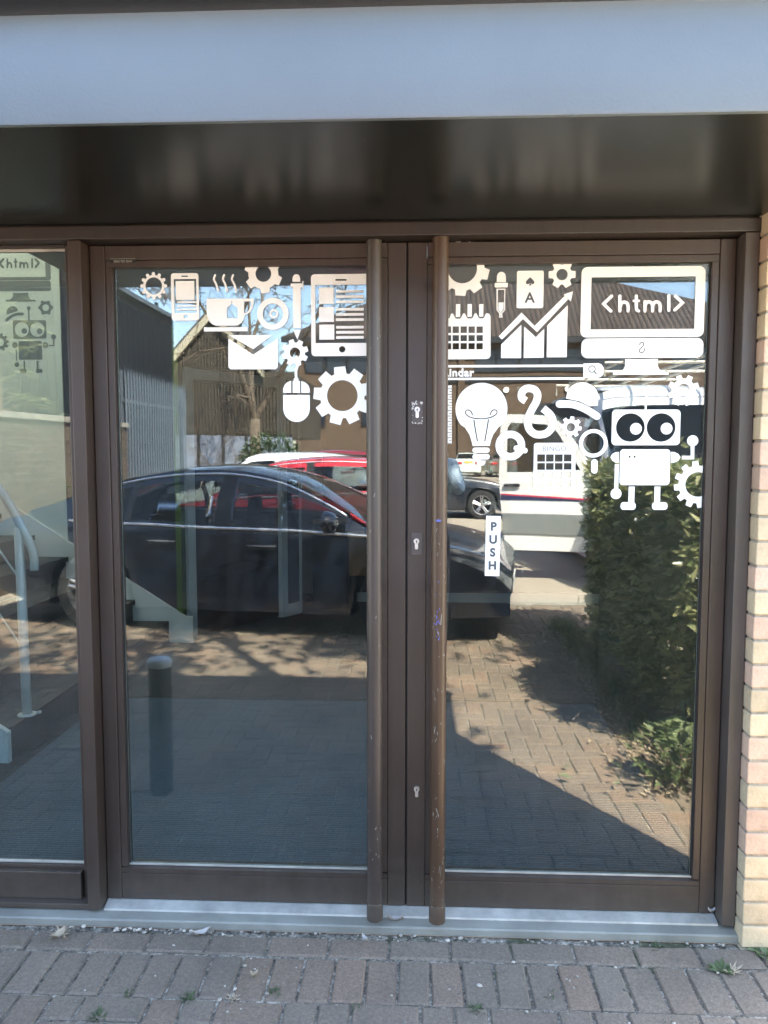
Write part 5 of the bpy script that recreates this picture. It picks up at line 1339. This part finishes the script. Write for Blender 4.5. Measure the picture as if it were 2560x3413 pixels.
# laurel bush behind the cars
bs_ = empty('laurel_bush', (-4.55, -21.4, 0)); k = MB()
for i in range(2600):
    q = rvec(r); p = Vector((q.x * .95, q.y * .6, 1.05 + q.z * .95)) * r.uniform(.8, 1.08)
    leaf_into(k, p, q + rvec(r) * .8, rvec(r), r.uniform(.09, .17), r.uniform(.04, .07))
tag(raw_build(k, 'foliage', 'bush_leaf', bs_), kind='stuff')
k = MB()
for i in range(6): k.tube([(r.gauss(0, .1), r.gauss(0, .1), 0), (r.gauss(0, .4), r.gauss(0, .3), 1.2)], [.03, .01], 6)
k.build('stem', 'bark', bs_)
tag(bs_, 'rounded dark green laurel bush beside the bare tree', 'bush')
# conifer with drooping sprays behind the brick wall
def conifer(loc, h, seed, label, reach):
    t = empty('conifer', loc); r = random.Random(seed)
    k = MB(); k.tube([(0, 0, 0), (0, 0, h)], [.09, .02], 8); k.build('trunk', 'bark', t)
    kb, kl = MB(), MB()
    for i in range(46):
        z = h * (.12 + .86 * i / 46) ; a = r.uniform(0, 2 * pi); ln = reach * (1.1 - z / h) * r.uniform(.7, 1.15) + .12
        pts = [Vector((0, 0, z)), Vector((cos(a) * ln * .5, sin(a) * ln * .5, z + ln * .18)), Vector((cos(a) * ln, sin(a) * ln, z + ln * .05))]
        kb.tube(pts, [.012, .008, .003], 4)
        for j in range(70):
            t_ = r.uniform(.15, 1); p = pts[0].lerp(pts[1], min(1, t_ * 2)) if t_ < .5 else pts[1].lerp(pts[2], t_ * 2 - 1)
            dd = Vector((cos(a) + r.gauss(0, .7), sin(a) + r.gauss(0, .7), r.uniform(-.5, .25)))
            leaf_into(kl, p + rvec(r) * .03, dd, rvec(r), r.uniform(.06, .14), r.uniform(.012, .026))
    kb.build('limbs', 'bark', t); tag(raw_build(kl, 'crown', 'conifer_leaf', t), kind='stuff')
    tag(t, label, 'tree')
conifer((-5.3, -7.2, 0), 3.9, 5, 'sunlit conifer behind the low brick wall on the left', 1.35)
conifer((-5.5, -5.4, 0), 3.3, 8, 'shorter conifer at the near end of the brick wall', 1.2)

# ------------------------------------------------------------------ walls, fence and buildings across the car park
mat_brickwall('garden_brick', (0.060, 0.044, 0.030), (0.100, 0.074, 0.048), (0.15, 0.13, 0.10), 1.0, 1.0)
gw = empty('garden_wall', (-4.45, -7.2, 0))
box_obj('wall', (-.11, -1.75, -.03), (.11, 2.6, 1.86), 'garden_brick', gw)
for i in range(19): box_obj('coping_stone', (-.14, -1.76 + i * .2296, 1.862), (.14, -1.76 + (i + 1) * .2296 - .008, 1.93), 'sill_grey', gw, .006)
tag(gw, 'low red brown brick wall with stone coping behind the black saloon', 'wall')
mat('fence_paint', (0.11, 0.138, 0.17), 0.45, 0.3, 0.12, 4)
pf = empty('palisade_fence', (-4.45, -10.7, 0))
k = MB()
sec = [(-.026, .012), (-.017, 0), (-.006, .006), (.006, .006), (.017, 0), (.026, .012)]
zs_ = [0.05, 2.62]
k.add([(y, x, z) for z in zs_ for x, y in sec], [(i, i + 1, 7 + i, 6 + i) for i in range(5)])
top = [(y, x, 2.62) for x, y in sec]
k.add(top + [(.012, -.028, 2.80), (.006, -.012, 2.70), (.006, 0, 2.86), (.006, .012, 2.70), (.012, .028, 2.80)], [(0, 1, 6), (1, 2, 7, 6), (2, 3, 8, 7), (3, 4, 9, 8), (4, 5, 10, 9)])
pm = k.mesh('pale'); pm.materials.append(MATS['fence_paint'])
for i in range(26):
    o = link('pale', pm, None, pf, (0.02, -1.55 + i * .122, 0)); o.rotation_euler = (0, 0, pi)
for z in (.45, 2.3): box_obj('rail', (-.04, -1.65, z - .025), (.0, 1.55, z + .025), 'fence_paint', pf)
for y in (-1.6, 1.5): box_obj('post', (-.1, y - .04, 0), (-.042, y + .04, 2.75), 'fence_paint', pf)
tag(pf, 'tall blue grey steel palisade fence in front of the dark building', 'fence')
mat('clad_dark', (0.006, 0.0075, 0.011), 0.7, 0, 0.1, 2, spec=0.2)
db = empty('dark_building', (-9.5, -13.5, 0))
box_obj('wall', (-3.2, -4.1, -.03), (3.15, 5.2, 4.95), 'clad_dark', db)
box_obj('parapet', (-3.3, -4.15, 4.952), (3.2, 5.25, 5.05), 'fence_paint', db)
rib = MB(); rib.box((3.152, -.012, 0), (3.175, .012, 4.94)); rm = rib.mesh('cladding_rib'); rm.materials.append(MATS['clad_dark'])
for i in range(30): link('cladding_rib', rm, None, db, (0, -4.0 + i * .31, 0))
k = MB(); k.tube([(2.9, -3.6, 5.05), (2.9, -3.6, 5.3)], .05, 8); k.build('vent', 'clad_dark', db)
tag(db, 'dark clad flat roofed unit behind the palisade fence on the left', 'building')
# ribbed clad building with cream bargeboards
mat('clad_brown', (0.050, 0.041, 0.030), 0.6, 0, 0.12, 2); mat('cream_paint', (0.36, 0.33, 0.25), 0.6, 0, 0.06, 3); mat('panel_blue', (0.17, 0.20, 0.26), 0.5, 0, 0.1, 2)
cbd = empty('clad_building', (-7.8, -30.0, 0))
x0, x1 = -3.5, 2.6
PR = [(-3.5, 4.2), (-0.8, 7.2), (1.3, 4.85), (2.6, 4.85)]
def ptop(x):
    for (a_, b_), (c_, d_) in zip(PR, PR[1:]):
        if a_ <= x <= c_: return lerp(b_, d_, (x - a_) / (c_ - a_))
    return 4.2
k = MB(); k.prism([(x0, 2.2), (x1, 2.2)] + PR[::-1], lambda a, b: (a, 0, b), (0, -9, 0)); k.build('wall', 'clad_brown', cbd)
for i in range(44):
    x = x0 + .08 + i * (x1 - x0 - .16) / 43
    box_obj('cladding_rib', (x - .032, .002, 2.3), (x + .032, .07, ptop(x) - .2), 'clad_brown', cbd)
for (a, b) in (((-3.8, 3.75), (-0.8, 7.02)), ((-0.8, 7.02), (1.42, 4.6))):
    k = MB(); k.prism([(a[0], a[1]), (b[0], b[1]), (b[0], b[1] + .42), (a[0], a[1] + .42)], lambda p, q: (p, .30, q), (0, -.24, 0)); k.build('bargeboard', 'cream_paint', cbd)
    k = MB(); k.prism([(a[0], a[1] + .425), (b[0], b[1] + .425), (b[0], b[1] + .55), (a[0], a[1] + .55)], lambda p, q: (p, .3, q), (0, -9.4, 0)); k.build('roof_slope', 'felt', cbd)
for i in range(6):
    box_obj('shutter_panel', (x0 + i * 1.0165 + .06, -.1, 0), (x0 + (i + 1) * 1.0165 - .06, .0, 2.19), 'panel_blue', cbd)
    box_obj('post', (x0 + i * 1.0165 - .059, -.1, 0), (x0 + i * 1.0165 + .059, .04, 2.19), 'trim_black', cbd)
tag(cbd, 'brown ribbed gable building with cream bargeboards and blue shutters', 'building')
# brick building with the big tiled hipped roof
mat_brickwall('far_brick', (0.078, 0.050, 0.033), (0.100, 0.064, 0.040), (0.10, 0.08, 0.06), 1.0, 0.4)
def mat_tiles():
    m, nt, bs, out = new_mat('roof_tiles')
    geo = nt.nodes.new('ShaderNodeNewGeometry')
    sx = nt.nodes.new('ShaderNodeSeparateXYZ'); nt.links.new(geo.outputs['Position'], sx.inputs[0])
    ad = nt.nodes.new('ShaderNodeMath'); ad.operation = 'MULTIPLY_ADD'; ad.inputs[1].default_value = 0.0
    cx = nt.nodes.new('ShaderNodeCombineXYZ')
    nt.links.new(sx.outputs[0], cx.inputs[0]); nt.links.new(sx.outputs[2], cx.inputs[1])
    mp = nt.nodes.new('ShaderNodeMapping'); mp.inputs['Scale'].default_value = (1 / .40, 1 / .30, 1); nt.links.new(cx.outputs[0], mp.inputs[0])
    v = nt.nodes.new('ShaderNodeSeparateXYZ'); nt.links.new(mp.outputs[0], v.inputs[0])
    def mth(op, a, b=None):
        n = nt.nodes.new('ShaderNodeMath'); n.operation = op
        for i, q in enumerate((a, b)):
            if q is None: continue
            if isinstance(q, (int, float)): n.inputs[i].default_value = q
            else: nt.links.new(q, n.inputs[i])
        return n.outputs[0]
    fx = mth('ABSOLUTE', mth('SINE', mth('MULTIPLY', v.outputs[0], pi)))
    fz = mth('FRACT', v.outputs[1])
    h = mth('ADD', mth('MULTIPLY', fx, .9), mth('MULTIPLY', mth('SUBTRACT', 1.0, fz), 2.2))
    n = noise(nt, .6, 4, vec=geo.outputs['Position']); wn_ = nt.nodes.new('ShaderNodeTexWhiteNoise')
    fl = nt.nodes.new('ShaderNodeVectorMath'); fl.operation = 'FLOOR'; nt.links.new(mp.outputs[0], fl.inputs[0]); nt.links.new(fl.outputs[0], wn_.inputs[0])
    c = ramp(nt, wn_.outputs['Value'], [(0, (0.045, 0.030, 0.024)), (1, (0.085, 0.058, 0.044))])
    c2 = mixc(nt, 1.0, c.outputs[0], ramp(nt, n.outputs['Fac'], [(.3, (.8,) * 3), (.7, (1.2,) * 3)]).outputs[0], 'MULTIPLY')
    nt.links.new(c2, bs.inputs['Base Color']); bs.inputs['Roughness'].default_value = .75
    bump(nt, bs, h, 1.0, .22)
mat_tiles()
mat('window_dark', (0.018, 0.022, 0.032), 0.12, 0, 0.1, 1)
bb = empty('brick_building', (6.0, -58.0, 0))
X0, X1, ZE = -15.5, 26.0, 10.3
box_obj('wall', (X0, -14, -.03), (X1, 0, ZE), 'far_brick', bb)
k = MB(); o_ = .9; zr_ = 16.6; run = 8.5
A = [(X0 - o_, o_, ZE), (X1 + o_, o_, ZE), (X1 + o_, -14 - o_, ZE), (X0 - o_, -14 - o_, ZE), (X0 + run + 2.5, -7, zr_), (X1 - run - 9.5, -7, zr_)]
k.add(A, [(0, 1, 5, 4), (1, 2, 5), (2, 3, 4, 5), (3, 0, 4), (0, 3, 2, 1)]); k.build('roof', 'roof_tiles', bb)
box_obj('eaves_board', (X0 - o_, o_ - .02, ZE - .45), (X1 + o_, o_ + .03, ZE - .02), 'trim_black', bb)
pw = MB(); pw.box((-.72, 0, -.8), (.72, .05, .8)); wm_ = pw.mesh('pane'); wm_.materials.append(MATS['window_dark'])
pfm = MB(); pfm.box((-.80, .0, -.90), (-.73, .09, .90)); pfm.box((.73, .0, -.90), (.80, .09, .90)); pfm.box((-.725, .0, .81), (.725, .09, .90)); pfm.box((-.725, .0, -.90), (.725, .09, -.81)); fm_ = pfm.mesh('window_frame'); fm_.materials.append(MATS['trim_black'])
for zz, n in ((8.6, 24), (4.4, 9)):
    for i in range(n):
        x = X0 + 1.5 + i * (1.66 if zz > 6 else 4.4)
        if zz > 6 and i in (6, 7, 15, 16): continue
        w_ = link('window', fm_, None, bb, (x, .002, zz)); link('pane', wm_, None, w_, (0, 0, 0))
for x in (X0 + .3, -4.2, -2.6, 10.4, 11.6): box_obj('pilaster', (x - .25, .003, 0), (x + .25, .22, ZE - .46), 'far_brick', bb)
box_obj('grille_band', (-6.0, .004, 6.9), (9.9, .10, 7.35), 'trim_black', bb)
for x in (0.9, 5.5):
    k = MB(); k.tube([(x, .0, 6.35), (x, .16, 6.35)], .22, 16); k.build('bulkhead_lamp', 'plastic_white', bb, auto=.6)
for x in (-7.0, 4.6): box_obj('air_brick', (x - .17, .002, 1.9 if x < 0 else 4.0), (x + .17, .03, 2.15 if x < 0 else 4.25), 'trim_black', bb)
tag(bb, 'long brown brick building with hipped tiled roof across the car park', 'building')
# bay lines of the far row
for i in range(6):
    k = MB(); k.box((-2.4 + i * 2.35, -49, -.0055), (-2.3 + i * 2.35, -44, -.003)); tag(k.build('bay_line', 'road_paint'), kind='structure')

# ------------------------------------------------------------------ bollard
bl = empty('bollard', (-1.13, -0.86, 0))
mat('bollard_navy', (0.016, 0.022, 0.040), 0.4, 0, 0.1, 6)
k = MB(); k.tube([(0, 0, -.01), (0, 0, .55), (0, 0, .565)], [.052, .052, .048], 24); k.build('post', 'bollard_navy', bl, auto=.6)
k = MB(); k.tube([(0, 0, .566), (0, 0, .588), (0, 0, .600), (0, 0, .606)], [.054, .054, .045, .02], 24); k.build('cap', 'plastic_white', bl, auto=.6)
tag(bl, 'dark blue round bollard with a pale cap, mirrored low in the left pane', 'bollard')
# ------------------------------------------------------------------ the photographer, mirrored at the edge of the right pane
mat('shirt_blue', (0.33, 0.42, 0.50), 0.85, 0, 0.10, 10, 0.4, 30, 0.01); mat('trousers', (0.022, 0.024, 0.035), 0.85, 0, 0.15, 10, .3, 30, .01); mat('skin', (0.50, 0.31, 0.23), 0.55, 0, 0.06, 20); mat('hair_brown', (0.05, 0.035, 0.022), 0.6, 0, 0.2, 60); mat('shoe', (0.015, 0.013, 0.012), 0.5)
def skin_mesh(name, verts, edges, root=0, sub=2):
    me = bpy.data.meshes.new(name); me.from_pydata([v[:3] for v in verts], edges, [])
    o = bpy.data.objects.new('tmp', me); COL.objects.link(o)
    sk = o.modifiers.new('s', 'SKIN'); sk.use_smooth_shade = True
    for i, v in enumerate(verts):
        rr_ = v[3] if isinstance(v[3], tuple) else (v[3], v[3])
        me.skin_vertices[0].data[i].radius = rr_
        me.skin_vertices[0].data[i].use_root = (i == root)
    sb_ = o.modifiers.new('u', 'SUBSURF'); sb_.levels = sub; sb_.render_levels = sub
    dg = bpy.context.evaluated_depsgraph_get()
    res = bpy.data.meshes.new_from_object(o.evaluated_get(dg))
    bpy.data.objects.remove(o); res.name = name
    return res
pe = empty('person', (0.045, -2.80, 0))
# local frame: facing the doors (+y)
V = [(0, 0, .96, (.155, .115)), (0, 0, 1.10, (.145, .105)), (0, -.01, 1.26, (.165, .115)), (0, -.015, 1.40, (.16, .10)), (0, 0, 1.48, (.062, .06)), (0, .02, 1.56, (.058, .062)), (0, .035, 1.66, (.078, .098)), (0, .03, 1.74, (.062, .08)),
     (.19, -.01, 1.405, .062), (.235, .12, 1.24, .050), (.10, .30, 1.40, .036), (.075, .355, 1.455, .026),
     (-.19, -.01, 1.405, .062), (-.28, .12, 1.24, .050), (-.20, .30, 1.40, .036), (-.175, .355, 1.455, .026),
     (.10, 0, .88, .098), (.115, .01, .50, .066), (.12, -.02, .10, .045), (.125, .10, .045, (.045, .035)),
     (-.10, 0, .88, .098), (-.115, .01, .50, .066), (-.12, -.02, .10, .045), (-.125, .10, .045, (.045, .035))]
E_ = [(0, 1), (1, 2), (2, 3), (3, 4), (4, 5), (5, 6), (6, 7), (3, 8), (8, 9), (9, 10), (10, 11), (3, 12), (12, 13), (13, 14), (14, 15), (0, 16), (16, 17), (17, 18), (18, 19), (0, 20), (20, 21), (21, 22), (22, 23)]
bme = skin_mesh('body', V, E_, sub=3)
bm = bmesh.new(); bm.from_mesh(bme)
for co, no in (((0, 0, 1.0), (0, 0, 1)), ((0, .33, 0), (0, 1, 0)), ((0, 0, 1.475), (0, 0, 1)), ((0, 0, .085), (0, 0, 1))):
    bmesh.ops.bisect_plane(bm, geom=bm.verts[:] + bm.edges[:] + bm.faces[:], plane_co=co, plane_no=no)
bm.to_mesh(bme); bm.free()
for n_ in ('skin', 'shirt_blue', 'trousers', 'shoe'): bme.materials.append(MATS[n_])
for p in bme.polygons:
    c = p.center
    arm = abs(c.x) > .17 or c.y > .14
    if c.z < .085: p.material_index = 3
    elif c.z < 1.0: p.material_index = 2
    elif c.z > 1.475 and abs(c.x) < .15: p.material_index = 0
    elif c.y > .33 and c.z > 1.0: p.material_index = 0
    else: p.material_index = 1
link('body', bme, None, pe)
for s, bx_ in ((1, .075), (-1, -.175)):
    hv = [(bx_, .355, 1.455, .026), (bx_ - s * .012, .385, 1.485, (.030, .018))]
    he = [(0, 1)]
    for f in range(4):
        b = len(hv)
        hv += [(bx_ - s * .008 + s * (f - 1.5) * .006, .392 + .004 * f, 1.478 + .018 * f, .009), (bx_ - s * .022, .414, 1.476 + .019 * f, .0085), (bx_ - s * .045, .410, 1.474 + .018 * f, .0075)]
        he += [(1, b), (b, b + 1), (b + 1, b + 2)]
    b = len(hv); hv += [(bx_ - s * .03, .372, 1.485, .010), (bx_ - s * .052, .376, 1.51, .009)]; he += [(1, b), (b, b + 1)]
    link('hand', skin_mesh('hand', hv, he), 'skin', pe)
bmq = bmesh.new(); bmesh.ops.create_uvsphere(bmq, u_segments=40, v_segments=28, radius=1)
bmesh.ops.delete(bmq, geom=[v for v in bmq.verts if v.co.z < .12 + .25 * max(0, v.co.y) and v.co.y > .15 or v.co.z < -.35 and v.co.y > -.35 or v.co.z < -.8], context='VERTS')
for v in bmq.verts: v.co = Vector((v.co.x * .086, .012 + v.co.y * .103, 1.695 + v.co.z * .094)) * (1 + .012 * mn.noise(v.co * 9)) + Vector((0, -.004, 0))
k = MB(); k.add_bm(bmq); k.build('hair', 'hair_brown', pe, smooth=True)
k = MB(); k.box((-.013, .128, 1.625), (.013, .152, 1.665), .008); k.build('nose', 'skin', pe, auto=.8)
for s in (-1, 1):
    k = MB(); k.tube([(s * .032, .118, 1.672), (s * .032, .127, 1.672)], .010, 10); k.build('eye', 'plastic_white', pe); k = MB(); k.tube([(s * .032, .1275, 1.672), (s * .032, .1285, 1.672)], .0045, 8); k.build('pupil', 'hair_brown', pe)
    k = MB(); k.box((s * .075, .02, 1.63), (s * .092, .055, 1.69), .007); k.build('ear', 'skin', pe, auto=.8)
k = MB(); k.box((-.024, .118, 1.598), (.024, .127, 1.606), .003); k.build('mouth', 'stripe_red', pe)
tag(pe, 'person in a light blue shirt and dark trousers holding up a phone', 'person')
ph = empty('smartphone', (0.0, -2.398, 1.478))
box_obj('case', (-.075, -.004, -.035), (.013, .004, .125), 'trim_black', ph, .003) if False else None
k = MB(); k.box((-.066, -.0045, -.125), (.012, .0045, .03), .004); k.build('case', 'trim_black', ph, auto=.6)
k = MB(); k.box((-.062, -.0055, -.120), (.008, -.0047, .026)); k.build('screen', 'window_dark', ph)
tag(ph, 'black smartphone held up by the person in the blue shirt', 'phone')

# ------------------------------------------------------------------ small things on the paving
r = random.Random(77)
k = MB()
for i in range(190):
    if i < 130: x = r.uniform(-1.15, 1.02); y = -0.084 - abs(r.gauss(0, .010))
    else: x = r.uniform(-1.1, 1.05); y = r.uniform(-.46, -.1)
    if i < 45: x = r.gauss(-.82, .14)
    s = r.uniform(.0016, .0056) * (1.5 if r.random() < .10 else 1)
    bm = bmesh.new(); bmesh.ops.create_icosphere(bm, subdivisions=1, radius=1)
    sd = Vector((r.random() * 50, r.random() * 50, 0)); an = r.uniform(0, 6)
    for v in bm.verts:
        q = Vector((v.co.x * s * 1.25, v.co.y * s, v.co.z * s * .7)) * (1 + .3 * mn.noise(v.co * 1.4 + sd))
        v.co = Vector((x + q.x * cos(an) - q.y * sin(an), y + q.x * sin(an) + q.y * cos(an), s * .45 + q.z))
    k.add_bm(bm)
tag(k.build('gravel', 'pebble', None, smooth=True), 'loose pebbles and grit strewn along the door sill', 'gravel', kind='stuff')
def tuft(x, y, n, h, label, m='weed_green', wide=.012, flat=.7):
    k = MB()
    for i in range(n):
        a = r.uniform(0, 2 * pi)
        leaf_into(k, Vector((r.gauss(0, .006), r.gauss(0, .006), 0)), Vector((cos(a), sin(a), r.uniform(.1, flat))), Vector((0, 0, 1)), h * r.uniform(.5, 1.1), wide * r.uniform(.4, 1))
    t = empty('weed', (x, y, -.004)); tag(raw_build(k, 'leaves', m, t), kind='stuff')
    k = MB(); k.tube([(0, 0, -.003), (0, 0, h * .3)], .0012, 4); k.build('stem', m, t)
    return tag(t, label, 'weed')
tuft(-.62, -.385, 34, .030, 'small green weed in the paving joint left of the handles', wide=.006)
tuft(-.50, -.375, 26, .024, 'browning weed in the joint between two pavers, left of centre', 'dry_leaf', .006)
tuft(-.39, -.345, 22, .026, 'thin green weed in the paving joint below the left door handle', wide=.005)
tuft(-.845, -.46, 40, .030, 'green weed cushion at the bottom left edge of the paving', wide=.006)
tuft(-.80, -.37, 18, .02, 'tiny weed in the joint below the left door hinge', wide=.005)
tuft(-.155, -.40, 22, .022, 'tiny green weed in the joint just left of centre', wide=.005)
tuft(.165, -.395, 30, .026, 'dark green weed tuft in the joint right of centre', wide=.006)
tuft(.245, -.255, 22, .022, 'small weed below the right door rail', wide=.005)
tuft(.375, -.33, 18, .02, 'thin weed in a joint below the middle of the right door', wide=.005)
tuft(.735, -.105, 26, .028, 'sprig of weed against the sill under the right door', wide=.006)
tuft(.895, -.20, 13, .048, 'broad leaved weed flat on the pavers near the brick pier', 'weed_green', .030, .35)
tuft(.92, -.205, 22, .035, 'reddish seedling clump beside the broad leaved weed', 'dry_leaf', .008)
tuft(1.045, -.125, 20, .042, 'leafy weed at the foot of the brick pier', 'plant_leaf', .03, .6)
tuft(-1.11, -.12, 24, .035, 'dry weed at the left end of the sill', 'dry_leaf', .01)
tuft(.66, -.42, 14, .02, 'speck of weed in the joint towards the bottom right', wide=.005)
def dead_leaf(x, y, z, ln, w, a, label, m='dry_leaf'):
    k = MB(); n = 8; vs = []
    for i in range(n + 1):
        t = i / n; ww = w * sin(pi * min(1, t * .95 + .05)) ** .8
        for s in (-1, 0, 1): vs.append(((t - .5) * ln, s * ww / 2, .006 + .010 * abs(s) + .012 * (t - .5) ** 2 * 4 + r.gauss(0, .0012)))
    k.add(vs, [(3 * i + j, 3 * i + j + 1, 3 * i + j + 4, 3 * i + j + 3) for i in range(n) for j in (0, 1)])
    me = k.mesh('dead_leaf', True); o = link('dead_leaf', me, m, None, (x, y, z)); o.rotation_euler = (0, 0, a)
    return tag(o, label, 'leaf')
mat('leaf_pale', (0.50, 0.44, 0.38), 0.8, 0, 0.2, 60)
dead_leaf(-.063, -.050, .020, .048, .016, .05, 'pale curled dead leaf lying on the sill between the two handles', 'leaf_pale')
dead_leaf(-.665, -.115, .0, .060, .022, .5, 'pale dead leaf on the paving below the left door', 'leaf_pale')
dead_leaf(-1.10, -.15, .004, .055, .03, 1.2, 'crumpled brown leaf at the left edge of the paving')
dead_leaf(-.155, -.125, .0, .03, .014, 2.2, 'small grey brown leaf under the left handle', 'leaf_pale')
dead_leaf(-.46, -.30, .0, .022, .016, .3, 'dark leaf fragment on a paver below the left door')
dead_leaf(.935, -.005, .046, .03, .012, .2, 'dry leaf scrap caught at the right end of the threshold', 'leaf_pale')
